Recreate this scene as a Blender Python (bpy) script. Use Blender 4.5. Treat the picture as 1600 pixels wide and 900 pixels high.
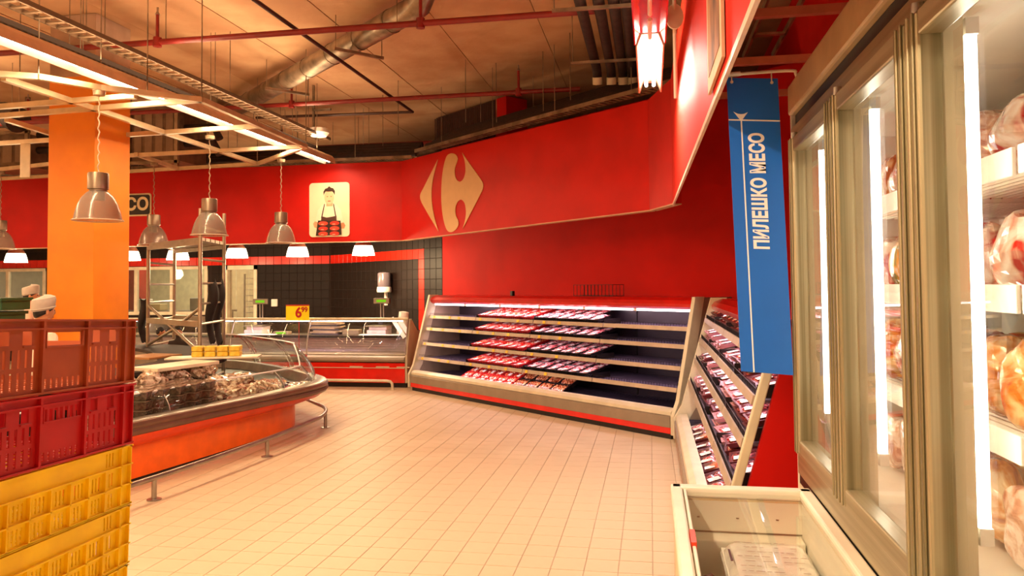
import bpy, bmesh, math, random
from mathutils import Vector, Matrix
scene = bpy.context.scene
for o in list(bpy.data.objects): bpy.data.objects.remove(o)
COL = scene.collection
random.seed(7)
PI = math.pi
# ------------------------------------------------------------------ camera
EYE = 1.65
cam = bpy.data.objects.new('camera', bpy.data.cameras.new('camera')); COL.objects.link(cam)
cam.data.sensor_width = 36; cam.data.lens = 27; cam.data.shift_y = -47/1600; cam.data.clip_start = .05
CR = Matrix.Rotation(math.radians(10.2), 3, 'Z') @ Matrix.Rotation(math.radians(92.0), 3, 'X') @ Matrix.Rotation(math.radians(-.5), 3, 'Z')
cam.matrix_world = Matrix.Translation((0, 0, EYE)) @ CR.to_4x4()
scene.camera = cam
# ------------------------------------------------------------------ world and exposure
w = bpy.data.worlds.new('world'); scene.world = w; w.use_nodes = True
w.node_tree.nodes['Background'].inputs[0].default_value = (1, .62, .36, 1)
w.node_tree.nodes['Background'].inputs[1].default_value = .25
scene.view_settings.view_transform = 'Standard'; scene.view_settings.look = 'None'
scene.view_settings.exposure = 0.38; scene.view_settings.gamma = 1
# ------------------------------------------------------------------ lights of the shop, with added fill lights
WARM = (1, .68, .38); WHITE = (1, .86, .72); PINK = (1, .66, .77)
def area(name, loc, sx, sy, energy, col, rot=(0, 0, 0), spread=180):
    l = bpy.data.lights.new(name, 'AREA'); l.shape = 'RECTANGLE'; l.size = sx; l.size_y = sy
    l.energy = energy; l.color = col; l.spread = math.radians(spread)
    o = bpy.data.objects.new(name, l); COL.objects.link(o); o.location = loc; o.rotation_euler = rot
    return o
K = 1.0
area('row_or_fill_light', (-5.05, 6.4, 3.58), .14, 10.2, 190*K, WARM)
area('row_or_fill_light', (-4.1, -3.5, 3.20), .14, 8.0, 190*K, WARM)  # unseen row added behind the camera as fill
area('row_or_fill_light', (-1.6, -1.5, 3.60), .14, 12.0, 290*K, (1, .74, .48))  # unseen row added over the camera to brighten floor, chest and crates
area('row_or_fill_light', (-9.0, 4.5, 3.60), .14, 9.0, 220*K, WARM)  # this row and the next are unseen additions for more light
area('row_or_fill_light', (-13.0, 5.0, 3.60), .14, 9.0, 170*K, WARM)
area('row_or_fill_light', (.02, 5.84, 3.20), .12, 1.25, 60*K, WHITE)
for x_, y_, l_, e_ in ((-5.05, 6.4, 10.2, 105), (-4.1, -3.5, 8, 110), (-1.6, -3.5, 8, 90), (-9, 4.5, 9, 110), (-13, 5, 9, 80), (.02, 5.84, 1.25, 22)):
    area('ceiling_fill_light', (x_, y_, 3.80 if x_ == -5.05 else 3.85 if x_ in (-1.6, -9, -13) else 3.42), .12, l_, e_*K, WARM, (PI, 0, 0))  # added uplight above the closed reflectors, to brighten the ceiling
area('row_or_fill_light', (-11, 17.2, 3.1), 3.0, .3, 90*K, (1, .84, .62))
# ------------------------------------------------------------------ materials
def lin(h):
    h = h.lstrip('#'); r = []
    for i in (0, 2, 4):
        c = int(h[i:i+2], 16)/255; r.append(c/12.92 if c <= .04045 else ((c+.055)/1.055)**2.4)
    return (*r, 1)
MATS = {}
def mat(name, c, rough=.5, metal=0, var=.06, scale=6, bump=0, bscale=60, emis=None, estr=0, coat=0, c2=None, alpha=None, stretch=None, spec=None):
    if name in MATS: return MATS[name]
    m = bpy.data.materials.new(name); m.use_nodes = True; nt = m.node_tree; n = nt.nodes; L = nt.links
    b = n['Principled BSDF']; b.inputs['Roughness'].default_value = rough; b.inputs['Metallic'].default_value = metal
    tc = n.new('ShaderNodeTexCoord'); src = tc.outputs['Object']
    if stretch:
        mp = n.new('ShaderNodeMapping'); mp.inputs['Scale'].default_value = stretch; L.new(src, mp.inputs[0]); src = mp.outputs[0]
    nz = n.new('ShaderNodeTexNoise'); nz.inputs['Scale'].default_value = scale; nz.inputs['Detail'].default_value = 4
    L.new(src, nz.inputs['Vector'])
    cr = n.new('ShaderNodeValToRGB'); c1 = lin(c)
    a = lin(c2) if c2 else tuple(max(0, v*(1-var*2)) for v in c1[:3])+(1,)
    e = c1 if c2 else tuple(min(1, v*(1+var)) for v in c1[:3])+(1,)
    cr.color_ramp.elements[0].color = a; cr.color_ramp.elements[1].color = e
    cr.color_ramp.elements[0].position = .38; cr.color_ramp.elements[1].position = .62
    L.new(nz.outputs[0], cr.inputs[0]); L.new(cr.outputs[0], b.inputs['Base Color'])
    if bump:
        nb = n.new('ShaderNodeTexNoise'); nb.inputs['Scale'].default_value = bscale; L.new(src, nb.inputs['Vector'])
        bp = n.new('ShaderNodeBump'); bp.inputs['Strength'].default_value = bump; bp.inputs['Distance'].default_value = .01
        L.new(nb.outputs[0], bp.inputs['Height']); L.new(bp.outputs[0], b.inputs['Normal'])
    if emis: b.inputs['Emission Color'].default_value = lin(emis) if isinstance(emis, str) else (*emis, 1); b.inputs['Emission Strength'].default_value = estr
    if coat: b.inputs['Coat Weight'].default_value = coat; b.inputs['Coat Roughness'].default_value = .08
    if spec is not None: b.inputs['Specular IOR Level'].default_value = spec
    if alpha is not None: b.inputs['Alpha'].default_value = alpha
    MATS[name] = m; return m
def glassmat(name, tint=(.95, .98, .95), ior=1.45, rough=.0, haze=0):
    m = bpy.data.materials.new(name); m.use_nodes = True; nt = m.node_tree; n = nt.nodes; L = nt.links
    n.remove(n['Principled BSDF']); out = n['Material Output']
    t = n.new('ShaderNodeBsdfTransparent'); t.inputs[0].default_value = (*tint, 1)
    g = n.new('ShaderNodeBsdfGlossy'); g.inputs['Roughness'].default_value = rough
    lw_ = n.new('ShaderNodeLayerWeight'); lw_.inputs[0].default_value = .5
    pw = n.new('ShaderNodeMath'); pw.operation = 'POWER'; pw.inputs[1].default_value = 5.5; L.new(lw_.outputs['Facing'], pw.inputs[0])
    f = n.new('ShaderNodeMath'); f.operation = 'MULTIPLY_ADD'; f0 = ((ior-1)/(ior+1))**2; f.inputs[1].default_value = 1-f0; f.inputs[2].default_value = f0; L.new(pw.outputs[0], f.inputs[0])
    mx = n.new('ShaderNodeMixShader'); L.new(f.outputs[0], mx.inputs[0]); L.new(t.outputs[0], mx.inputs[1]); L.new(g.outputs[0], mx.inputs[2])
    last = mx.outputs[0]
    if haze:
        d = n.new('ShaderNodeBsdfDiffuse'); d.inputs[0].default_value = (.8, .76, .7, 1)
        m2 = n.new('ShaderNodeMixShader'); m2.inputs[0].default_value = haze; L.new(last, m2.inputs[1]); L.new(d.outputs[0], m2.inputs[2]); last = m2.outputs[0]
    L.new(last, out.inputs[0]); MATS[name] = m; return m
def meatmat(name, ca, cb, cc, scale=28):
    m = bpy.data.materials.new(name); m.use_nodes = True; nt = m.node_tree; n = nt.nodes; L = nt.links
    b = n['Principled BSDF']; b.inputs['Roughness'].default_value = .22; b.inputs['Coat Weight'].default_value = .8
    tc = n.new('ShaderNodeTexCoord'); oi = n.new('ShaderNodeObjectInfo'); ad = n.new('ShaderNodeVectorMath'); ad.operation = 'ADD'
    mu = n.new('ShaderNodeMath'); mu.operation = 'MULTIPLY'; mu.inputs[1].default_value = 17
    L.new(oi.outputs['Random'], mu.inputs[0]); L.new(tc.outputs['Object'], ad.inputs[0]); L.new(mu.outputs[0], ad.inputs[1])
    nz = n.new('ShaderNodeTexNoise'); nz.inputs['Scale'].default_value = scale; nz.inputs['Detail'].default_value = 3; nz.inputs['Distortion'].default_value = 1.5
    L.new(ad.outputs[0], nz.inputs['Vector'])
    cr = n.new('ShaderNodeValToRGB'); e = cr.color_ramp.elements; e[0].color = lin(ca); e[0].position = .40; e[1].color = lin(cc); e[1].position = .62
    k = e.new(.5); k.color = lin(cb)
    L.new(nz.outputs[0], cr.inputs[0]); L.new(cr.outputs[0], b.inputs['Base Color'])
    bp = n.new('ShaderNodeBump'); bp.inputs['Strength'].default_value = .4; bp.inputs['Distance'].default_value = .01
    L.new(nz.outputs[0], bp.inputs['Height']); L.new(bp.outputs[0], b.inputs['Normal'])
    MATS[name] = m; return m
def lamp(name, col, strength):
    m = bpy.data.materials.new(name); m.use_nodes = True; b = m.node_tree.nodes['Principled BSDF']
    b.inputs['Base Color'].default_value = (.9, .9, .9, 1); b.inputs['Emission Color'].default_value = (*col, 1); b.inputs['Emission Strength'].default_value = strength
    MATS[name] = m; return m

RED = mat('red_paint', '#c4130a', .5, spec=.25, var=.05, scale=2, bump=.05, bscale=90)
REDW = mat('red_wall_paint', '#c01006', .7, var=.05, scale=1.5, spec=.15)
REDG = mat('gloss_red', '#d8180a', .22, var=.04, coat=.4)
REDP = mat('red_pipe_paint', '#7c120c', .45)
CREAM = mat('cream_metal', '#cfc4a6', .4, var=.04)
CREAMW = mat('cream_white', '#e6dfcd', .35, var=.03)
CHAMP = mat('champagne_aluminium', '#b0a88a', .32, .6, c2='#7c7658', scale=7, stretch=(6, 6, .04))
TAUPE = mat('taupe_plastic', '#8e7d68', .5, var=.05)
BLACK = mat('black_plastic', '#15110f', .45)
DARKG = mat('dark_grille', '#40384a', .45, var=.1)
STEEL = mat('brushed_steel', '#a79f95', .3, .9, var=.08)
CHAMPH = mat('champagne_rail', '#b0a88a', .34, .5, c2='#94896a', scale=5, stretch=(6, .1, 6))
GALV = mat('galvanised_steel', '#9c8c78', .38, .75, var=.2, scale=5)
DARKM = mat('dark_pipe_lagging', '#2b1c18', .7, var=.2, scale=12, bump=.3, bscale=30)
CONC = mat('painted_concrete', '#c9a27c', .85, c2='#b98e69', scale=1.6, bump=.35, bscale=14)
CONC2 = mat('column_concrete', '#b0907a', .85, c2='#9a7c68', scale=3, bump=.3, bscale=20)
ORANGE = mat('orange_paint', '#e68608', .55, c2='#da7a06', scale=2, bump=.08, bscale=40)
ORBASE = mat('orange_laminate', '#fb6a06', .35, var=.05, coat=.2)
TILE = mat('floor_tile', '#cfbc9e', .5, spec=.35, c2='#c7b394', scale=2.2, bump=.05, bscale=25)
GROUT = mat('grout', '#b09a80', .9)
DTILE = mat('dark_wall_tile', '#150a07', .55, spec=.2, c2='#1b0e09', scale=5)
RTILE = mat('red_wall_tile', '#d01c08', .22, var=.05, scale=5)
DGROUT = mat('dark_grout', '#221410', .9)
WHITEP = mat('white_plastic', '#e8e4dc', .35, var=.02)
GLASS = glassmat('clear_glass')
GLASSD = glassmat('door_glass', (.975, .98, .955), 1.45)
LAMPG = glassmat('ribbed_lamp_glass', (.72, .64, .56), 1.6, .2, .12)
TUBE = lamp('tube_glow', (1, .90, .78), 14)
TUBEC = lamp('case_tube_glow', (1, .86, .92), 5)
TUBEF = lamp('freezer_tube_glow', (1, .95, .86), 9)
BELL = lamp('lamp_bowl_glow', (1, .80, .52), 6)
YELLOW = mat('yellow_plastic', '#ffdc00', .45, var=.06)
BROWNC = mat('terracotta_plastic', '#a8522c', .5, var=.08)
REDC = mat('crimson_plastic', '#b8101c', .45, var=.06)
BLUE = mat('blue_plate', '#0068d6', .4, var=.02)
TEXTW = mat('white_print', '#f6f6f8', .5, var=.01)

# ------------------------------------------------------------------ surveying helper: the ray through a pixel, cut by a real plane
def ray(px, py): return CR @ Vector(((px-800)/1200, (403-py)/1200, -1))
EYEV = Vector((0, 0, EYE))
def onz(px, py, z): d = ray(px, py); return EYEV + d*((z-EYE)/d.z)
def onx(px, py, x): d = ray(px, py); return EYEV + d*(x/d.x)
def ony(px, py, y): d = ray(px, py); return EYEV + d*(y/d.y)
CP = Vector((.20, 8.31)); CD = Vector((-.7605, .6493)); CN = Vector((.6493, .7605))     # front line of the long fridge
CL = Vector((-3.76, 11.69)); LONG = 5.2
def onc(px, py, u=0):                       # vertical plane parallel to the fridge front; u is the distance behind it
    d = ray(px, py); q = CP + CN*u; t = CN.dot(q)/CN.dot(Vector((d.x, d.y))); return EYEV + d*t
def cpt(s, u, z): q = CP + CD*s + CN*u; return Vector((q.x, q.y, z))
def project(p):
    q = CR.transposed() @ (Vector(p)-EYEV)
    if q.z > -.05: return None
    return 800+1200*q.x/-q.z, 403-1200*q.y/-q.z

# ------------------------------------------------------------------ mesh helpers
ROOTM = {}
class MB:
    def __init__(s): s.v = []; s.f = []
    def add(s, vs, fs, M=None):
        o = len(s.v)
        for p in vs:
            p = Vector(p); s.v.append(M @ p if M else p)
        for f in fs: s.f.append([i+o for i in f])
        return s
    def box(s, x0, x1, y0, y1, z0, z1, M=None):
        if x0 > x1: x0, x1 = x1, x0
        if y0 > y1: y0, y1 = y1, y0
        if z0 > z1: z0, z1 = z1, z0
        return s.add([(x0,y0,z0),(x1,y0,z0),(x1,y1,z0),(x0,y1,z0),(x0,y0,z1),(x1,y0,z1),(x1,y1,z1),(x0,y1,z1)],
              [(0,3,2,1),(4,5,6,7),(0,1,5,4),(1,2,6,5),(2,3,7,6),(3,0,4,7)], M)
    def bar(s, a, b, w, h=None):            # square bar from a to b
        a = Vector(a); b = Vector(b); d = b-a; L = d.length; h = h or w
        z = d.normalized(); up = Vector((0,0,1)) if abs(z.z) < .95 else Vector((1,0,0))
        x = z.cross(up).normalized(); y = z.cross(x)
        M = Matrix((( x.x,y.x,z.x,a.x),(x.y,y.y,z.y,a.y),(x.z,y.z,z.z,a.z),(0,0,0,1)))
        return s.box(-w/2, w/2, -h/2, h/2, 0, L, M)
    def prism(s, poly, z0, z1, M=None):     # polygon in local xy extruded along z
        n = len(poly)
        return s.add([(p[0],p[1],z0) for p in poly]+[(p[0],p[1],z1) for p in poly],
              [tuple(range(n))[::-1], tuple(range(n,2*n))]+[(i,(i+1)%n,n+(i+1)%n,n+i) for i in range(n)], M)
    def tube(s, pts, r, n=8, closed=False, radii=None):
        pts = [Vector(p) for p in pts]; m = len(pts); o = len(s.v); prev = None
        for i, p in enumerate(pts):
            a = pts[i-1] if (i > 0 or closed) else p; b = pts[(i+1) % m] if (i < m-1 or closed) else p
            t = (b-a).normalized()
            if prev is None:
                up = Vector((0,0,1)) if abs(t.z) < .9 else Vector((1,0,0)); x = t.cross(up).normalized()
            else: x = (prev - t*prev.dot(t)).normalized()
            y = t.cross(x); prev = x; rr = radii[i] if radii else r
            for k in range(n):
                a_ = 2*PI*k/n; s.v.append(p + x*(rr*math.cos(a_)) + y*(rr*math.sin(a_)))
        for i in range(m if closed else m-1):
            for k in range(n):
                j = (i+1) % m; s.f.append([o+i*n+k, o+i*n+(k+1) % n, o+j*n+(k+1) % n, o+j*n+k])
        if not closed: s.f.append([o+k for k in range(n)][::-1]); s.f.append([o+(m-1)*n+k for k in range(n)])
        return s
    def lathe(s, prof, n=24, c=(0,0,0), M=None):
        vs = []; fs = []; m = len(prof)
        for r, z in prof:
            for k in range(n): a = 2*PI*k/n; vs.append((c[0]+r*math.cos(a), c[1]+r*math.sin(a), c[2]+z))
        for i in range(m-1):
            for k in range(n): fs.append((i*n+k, i*n+(k+1) % n, (i+1)*n+(k+1) % n, (i+1)*n+k))
        return s.add(vs, fs, M)
    def strip(s, rows, closed=False):       # rows of points -> surface
        o = len(s.v); n = len(rows[0])
        for r in rows: s.v += [Vector(p) for p in r]
        for i in range(len(rows)-1):
            for k in range(n-1+(1 if closed else 0)): s.f.append([o+i*n+k, o+i*n+(k+1) % n, o+(i+1)*n+(k+1) % n, o+(i+1)*n+k])
        return s
    def build(s, name, m, parent=None, smooth=False, bevel=0, solid=0, sub=0):
        me = bpy.data.meshes.new(name)
        M = ROOTM.get(parent.name) if parent else None
        vs = s.v
        if M is not None: I = M.inverted(); vs = [I @ v for v in vs]
        me.from_pydata([tuple(v) for v in vs], [], s.f)
        if smooth == 2: pass
        b = bmesh.new(); b.from_mesh(me); bmesh.ops.recalc_face_normals(b, faces=b.faces); b.to_mesh(me); b.free()
        me.materials.append(m)
        o = bpy.data.objects.new(name, me); COL.objects.link(o)
        if smooth:
            me.polygons.foreach_set('use_smooth', [True]*len(me.polygons))
            try: me.set_sharp_from_angle(angle=math.radians(40))
            except Exception: pass
        if parent: o.parent = parent; ROOTM[o.name] = M if M is not None else Matrix()
        if solid: q = o.modifiers.new('solid', 'SOLIDIFY'); q.thickness = solid
        if bevel: q = o.modifiers.new('bevel', 'BEVEL'); q.width = bevel; q.segments = 2; q.limit_method = 'ANGLE'
        if sub: q = o.modifiers.new('sub', 'SUBSURF'); q.levels = sub; q.render_levels = sub
        return o
def tag(o, label, cat, group=None):
    o['label'] = label; o['category'] = cat
    if group: o['group'] = group
    return o
def thing(name, label, cat, loc=(0,0,0), rotz=0, group=None):
    o = bpy.data.objects.new(name, None); COL.objects.link(o); o.location = loc; o.rotation_euler = (0,0,rotz); o.empty_display_size = .1
    ROOTM[o.name] = Matrix.Translation(loc) @ Matrix.Rotation(rotz, 4, 'Z')
    return tag(o, label, cat, group)
def struct(o): o['kind'] = 'structure'; return o
def sempty(name, loc=(0,0,0)):
    o = bpy.data.objects.new(name, None); COL.objects.link(o); o.location = loc; ROOTM[o.name] = Matrix.Translation(loc); return struct(o)
KIDS = {}
def copy_tree(o, parent=None):
    c = o.copy(); COL.objects.link(c)
    if parent: c.parent = parent
    for ch in o.children: copy_tree(ch, c)
    return c
class Rep:                                  # first use moves the prototype, later ones copy it
    def __init__(s, proto): s.p = proto; s.used = False
    def put(s, loc, rot=(0,0,0), label=None, group=None, scale=None):
        if s.used: o = copy_tree(s.p)
        else: o = s.p; s.used = True
        o.location = loc; o.rotation_euler = rot if not isinstance(rot, (int, float)) else (0,0,rot)
        if scale: o.scale = (scale,)*3 if not isinstance(scale, tuple) else scale
        if label: o['label'] = label
        if group: o['group'] = group
        return o
def text(s, size, m, M, parent, name='lettering', depth=.002, bold=.0, xs=1, rounded=False):
    cu = bpy.data.curves.new(name, 'FONT'); cu.body = s; cu.size = size; cu.extrude = depth; cu.offset = bold; cu.align_x = 'CENTER'; cu.align_y = 'CENTER'; cu.resolution_u = 6
    t = bpy.data.objects.new(name, cu); COL.objects.link(t); bpy.context.view_layer.update()
    me = bpy.data.meshes.new_from_object(t.evaluated_get(bpy.context.evaluated_depsgraph_get())); bpy.data.objects.remove(t)
    I = (ROOTM[parent.name].inverted() @ M) if parent else M
    for v in me.vertices: v.co = I @ Vector((v.co.x*xs, v.co.y, v.co.z))
    me.materials.clear(); me.materials.append(m)
    o = bpy.data.objects.new(name, me); COL.objects.link(o)
    if parent: o.parent = parent; ROOTM[o.name] = ROOTM[parent.name]
    return o
def frameM(origin, xdir, ydir):             # matrix with given local x, y axes
    x = Vector(xdir).normalized(); y = Vector(ydir).normalized(); z = x.cross(y)
    return Matrix(((x.x,y.x,z.x,origin[0]),(x.y,y.y,z.y,origin[1]),(x.z,y.z,z.z,origin[2]),(0,0,0,1)))
def catmull(pts, k=6):
    out = []; n = len(pts)
    for i in range(n-1):
        p0 = Vector(pts[max(i-1,0)]); p1 = Vector(pts[i]); p2 = Vector(pts[i+1]); p3 = Vector(pts[min(i+2,n-1)])
        for j in range(k):
            t = j/k; out.append(.5*((2*p1)+(p2-p0)*t+(2*p0-5*p1+4*p2-p3)*t*t+(3*p1-3*p2+p3-p0)*t**3))
    out.append(Vector(pts[-1])); return out

# ================================================================== SETTING
XW = 1.62                                   # right wall
floor = struct(MB().box(-16, XW, -8, 22, -.06, -.004).build('floor', GROUT))
# floor tiles: .195 m squares with a sunk joint; the 300 nearest in view are objects, the rest one mesh
TP = .195; x_off = onz(1020, 900, 0).x
def tile_mb(mb, x, y, p=TP, g=.0035, h=.006):
    a = g/2; c = .002
    mb.add([(x+a,y+a,-h),(x+p-a,y+a,-h),(x+p-a,y+p-a,-h),(x+a,y+p-a,-h),(x+a+c,y+a+c,0),(x+p-a-c,y+a+c,0),(x+p-a-c,y+p-a-c,0),(x+a+c,y+p-a-c,0)],
           [(4,5,6,7),(0,1,5,4),(1,2,6,5),(2,3,7,6),(3,0,4,7)])
cells = []
i0 = int((-14-x_off)/TP); i1 = int((XW-x_off)/TP)
for i in range(i0, i1):
    for j in range(-10, 79): cells.append((x_off+i*TP, j*TP))
def tile_vis(c):
    q = project((c[0]+TP/2, c[1]+TP/2, 0))
    return q and 222 < q[0] < 1052 and q[1] < 900+8 and c[1] > 0
vis = sorted([c for c in cells if tile_vis(c)], key=lambda c: c[0]**2+c[1]**2)[:300]
vs_ = set(vis)
rest = MB()
for c in cells:
    if c not in vs_ and c[0] > -13.9 and c[1] < 15.2: tile_mb(rest, c[0], c[1])
rt = rest.build('floor_tiles', TILE, floor); rt['kind'] = 'stuff'
tm = MB(); tile_mb(tm, 0, 0); t0 = tm.build('floor_tile', TILE, floor)
for k, c in enumerate(vis):
    o = t0 if k == 0 else t0.copy()
    if k: COL.objects.link(o)
    o.location = (c[0], c[1], random.uniform(-.0004, .0004))
# ceiling slabs
ceil = struct(MB().box(-16, XW, -8, 24, 4.84, 4.95).build('ceiling', CONC))
sl = MB().box(.006, 1.194, -8, 24, 4.8, 4.85).build('ceiling_slab', CONC, ceil)
for k in range(14):
    o = sl if k == 0 else sl.copy()
    if k: COL.objects.link(o)
    o.location = (-15.67+k*1.2, 0, random.uniform(-.004, .004))
struct(MB().box(-16, XW, 22, 22.2, 0, 4.84).build('wall_rear', CONC))
struct(MB().box(-16.2, -16, -8, 22, 0, 4.84).build('wall_left', CREAMW))
struct(MB().box(-16, XW, -8.2, -8, 0, 4.84).build('wall_front', CREAMW))
struct(MB().box(XW, XW+.2, -8, 22, 0, 4.84).build('wall_right', REDW))
# angled back wall (red part + tiled part) and straight tiled wall
A0 = Vector((XW, 8.49)); A1 = Vector((-3.54, 12.87)); BD = Vector((-6.72, 15.4))
def wallM(a, b): d = (b-a).normalized(); return frameM((a.x,a.y,0), (d.x,d.y,0), (0,0,1))       # local x along, y up, z = right-hand side
WM = wallM(A1, A0)
wr = struct(MB().box(0, (A0-A1).length, 0, 4.0, -.15, 0, WM).build('wall_back_right', REDW))
TW = .1825
def tiled(wall, M, cols, rowsel):
    d1 = MB().box(.002, TW-.002, .002, TW-.002, 0, .007, M); protos = {}
    for c, r in rowsel:
        pass
def tiles_on(wall, M, cells_, name='wall_tile'):
    protos = {}
    I = ROOTM.get(wall.name, Matrix()).inverted()
    for (x, z, red) in cells_:
        if red not in protos:
            mb = MB(); a = .003; b = TW-.003; c = .003
            mb.add([(a,a,0),(b,a,0),(b,b,0),(a,b,0),(a+c,a+c,.006),(b-c,a+c,.006),(b-c,b-c,.006),(a+c,b-c,.006)], [(4,5,6,7),(0,1,5,4),(1,2,6,5),(2,3,7,6),(3,0,4,7)])
            o = mb.build(name, RTILE if red else DTILE, wall); protos[red] = o
            if red: o['label'] = 'red glazed wall tile'
        else: o = protos[red].copy(); COL.objects.link(o)
        o.matrix_local = I @ M @ Matrix.Translation((x, z, random.uniform(0, .0008)))
TM = wallM(BD, A1); TL = (A1-BD).length; nc = int(TL/TW)
wt = struct(MB().box(0, TL, 0, 4.0, -.15, 0, TM).build('wall_back_tiled', DGROUT)); ROOTM[wt.name] = Matrix()
cl = []
ZR = 2.31
for c in range(nc):
    k = nc-1-c                               # column counted from the right edge
    for r in range(10):
        z = ZR+TW*2-TW*(r+1)
        red = (k == 3 and r >= 2) or (r == 2 and k >= 3)
        cl.append((TL-(k+1)*TW, z, red))
tiles_on(wt, TM, cl)
# straight back wall with door and two windows
YB = 15.4
wb = MB()
D0, D1 = -9.14, -8.38; W0, W1 = -12.3, -9.55; V0, V1 = -15.9, -13.6; ZT = 2.12; ZS = 1.05
for a, b, z0, z1 in [(D1, BD.x, 0, 4), (D0, D1, ZT, 4), (W1, D0, 0, 4), (W0, W1, 0, ZS), (W0, W1, ZT, 4), (V1, W0, 0, 4), (V0, V1, 0, ZS), (V0, V1, ZT, 4), (-16, V0, 0, 4)]:
    wb.box(a, b, YB, YB+.15, z0, z1)
wb = struct(wb.build('wall_back', DGROUT)); ROOTM[wb.name] = Matrix()
BM = frameM((0, YB, 0), (1,0,0), (0,0,1))
cl = []
x = BD.x-TW
while x > -15.9:
    for r in range(10):
        z = ZR+TW*2-TW*(r+1)
        inside = z < ZT-.02 and not (x > D1) and not (W1-.02 < x < D0-TW+.05)
        if not inside: cl.append((x, z, r == 2))
    x -= TW
tiles_on(wb, BM, cl[:298])
# prep room behind
struct(MB().box(-16, -6, 19, 19.1, 0, 3.2).build('wall_prep_room', mat('prep_wall', '#d6cba4', .5)))
FRW = mat('window_frame_white', '#e0d6bd', .4)
def window(n, x0, x1, mull):
    w_ = sempty('window_%d' % n, ((x0+x1)/2, YB, ZS))
    f = MB(); t = .07
    f.box(x0, x1, YB-.03, YB+.05, ZS, ZS+t); f.box(x0, x1, YB-.03, YB+.05, ZT-t, ZT)
    for m_ in [x0+t/2, x1-t/2]+mull: f.box(m_-t/2, m_+t/2, YB-.032, YB+.05, ZS, ZT)
    f.build('window_frame', FRW, w_, bevel=.006)
    xs = [x0]+mull+[x1]
    for a, b in zip(xs[:-1], xs[1:]):
        MB().box(a+.03, b-.03, YB+.01, YB+.016, ZS+.05, ZT-.05).build('pane', GLASS, w_)
window(1, W0, W1, [-11.3, -10.42]); window(2, V0, V1, [-14.6])
d_ = sempty('door_1', ((D0+D1)/2, YB, 0))
f = MB().box(D0, D0+.07, YB-.03, YB+.16, 0, ZT); f.box(D1-.07, D1, YB-.03, YB+.16, 0, ZT); f.box(D0, D1, YB-.03, YB+.16, ZT-.09, ZT); f.build('door_frame', FRW, d_)
STRIP = glassmat('plastic_strip', (.92, .88, .8), 1.4, .1, .08)
for k in range(4):
    MB().box(D0+.08+k*.15, D0+.22+k*.15, YB+.06+.01*(k % 2), YB+.065+.01*(k % 2), .05, ZT-.1).build('strip_curtain', STRIP, d_)
# bakery rack inside the doorway
rk = thing('tray_rack', 'metal tray rack seen through the open doorway by the tiled wall', 'rack', (-8.75, 16.4, 0))
p = MB()
for sx in (-.2, .2):
    for sy in (-.25, .25): p.box(-8.9+sx-.015, -8.9+sx+.015, 16.4+sy-.015, 16.4+sy+.015, 0, 1.95)
p.build('upright', STEEL, rk); p = MB()
for k in range(14): p.box(-9.1, -8.7, 16.14, 16.66, .15+k*.13, .162+k*.13)
p.build('rack_rungs', STEEL, rk)
# things in the prep room
o = tag(MB().box(-13.3, -12.75, 17.4, 17.8, 0, 2.3).build('red_cabinet', mat('dull_red', '#9c2a1c', .6), bevel=.02), 'tall dull red cabinet seen through the serving window', 'cabinet')
pt = thing('prep_table', 'steel prep table behind the serving window', 'table', (-11.5, 17.0, 0))
MB().box(-13, -10, 16.6, 17.4, 1.06, 1.1).build('table_top', STEEL, pt)
for sx in (-12.9, -10.1):
    for sy in (16.65, 17.35): MB().box(sx-.02, sx+.02, sy-.02, sy+.02, 0, 1.06).build('leg', STEEL, pt)
for k, (bx, h_, c_) in enumerate([(-12.4, .28, '#c0b8a8'), (-12.0, .16, '#b09a70'), (-10.9, .30, '#8a8478'), (-10.5, .2, '#c8a040')]):
    tag(MB().box(bx, bx+.32, 16.8, 17.1, 1.1, 1.1+h_).build('container', mat('container_%d' % k, c_, .5), bevel=.02), ['grey tub left on the prep table', 'low tan tub beside the grey tub on the prep table', 'tall dark tub at the right of the prep table', 'yellowish tub at the right end of the prep table'][k], 'tub')

# ---------------- fascia
FAS0, FAS1 = 2.40, 3.66
bend = onc(628, 378, 0); bendx, bendy = bend.x, bend.y
SOFF = mat('fascia_soffit', '#caa078', .6)
def fascia(n, a, b, z0a, z0b, z1):
    a = Vector(a); b = Vector(b); d = (b-a).normalized(); nn = Vector((-d.y, d.x))
    if nn.y < 0 and abs(nn.y) > .3: nn = -nn
    root = sempty('trim_%d' % n, (a.x, a.y, z0a))
    t = .09
    p = [a, b, b+nn*t, a+nn*t]
    zz = [z0a, z0b, z0b, z0a]
    MB().add([(q.x,q.y,z_+.012) for q, z_ in zip(p, zz)]+[(q.x,q.y,z1) for q in p], [(3,2,1,0),(4,5,6,7),(0,1,5,4),(1,2,6,5),(2,3,7,6),(3,0,4,7)]).build('fascia_board', RED, root)
    MB().add([(q.x,q.y,z_) for q, z_ in zip(p, zz)]+[(q.x,q.y,z_+.0115) for q, z_ in zip(p, zz)], [(3,2,1,0),(4,5,6,7),(0,1,5,4),(1,2,6,5),(2,3,7,6),(3,0,4,7)]).build('bottom_edge', SOFF, root)
    return root
fascia(1, (-16, bendy), (bendx, bendy), 2.36, 2.37, FAS1)
FR = (0.0, 8.48)
fascia(2, (bendx, bendy), FR, 2.37, 2.44, FAS1)
fascia(3, FR, (.225, 7.65), 2.44, 2.42, FAS1)
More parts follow.
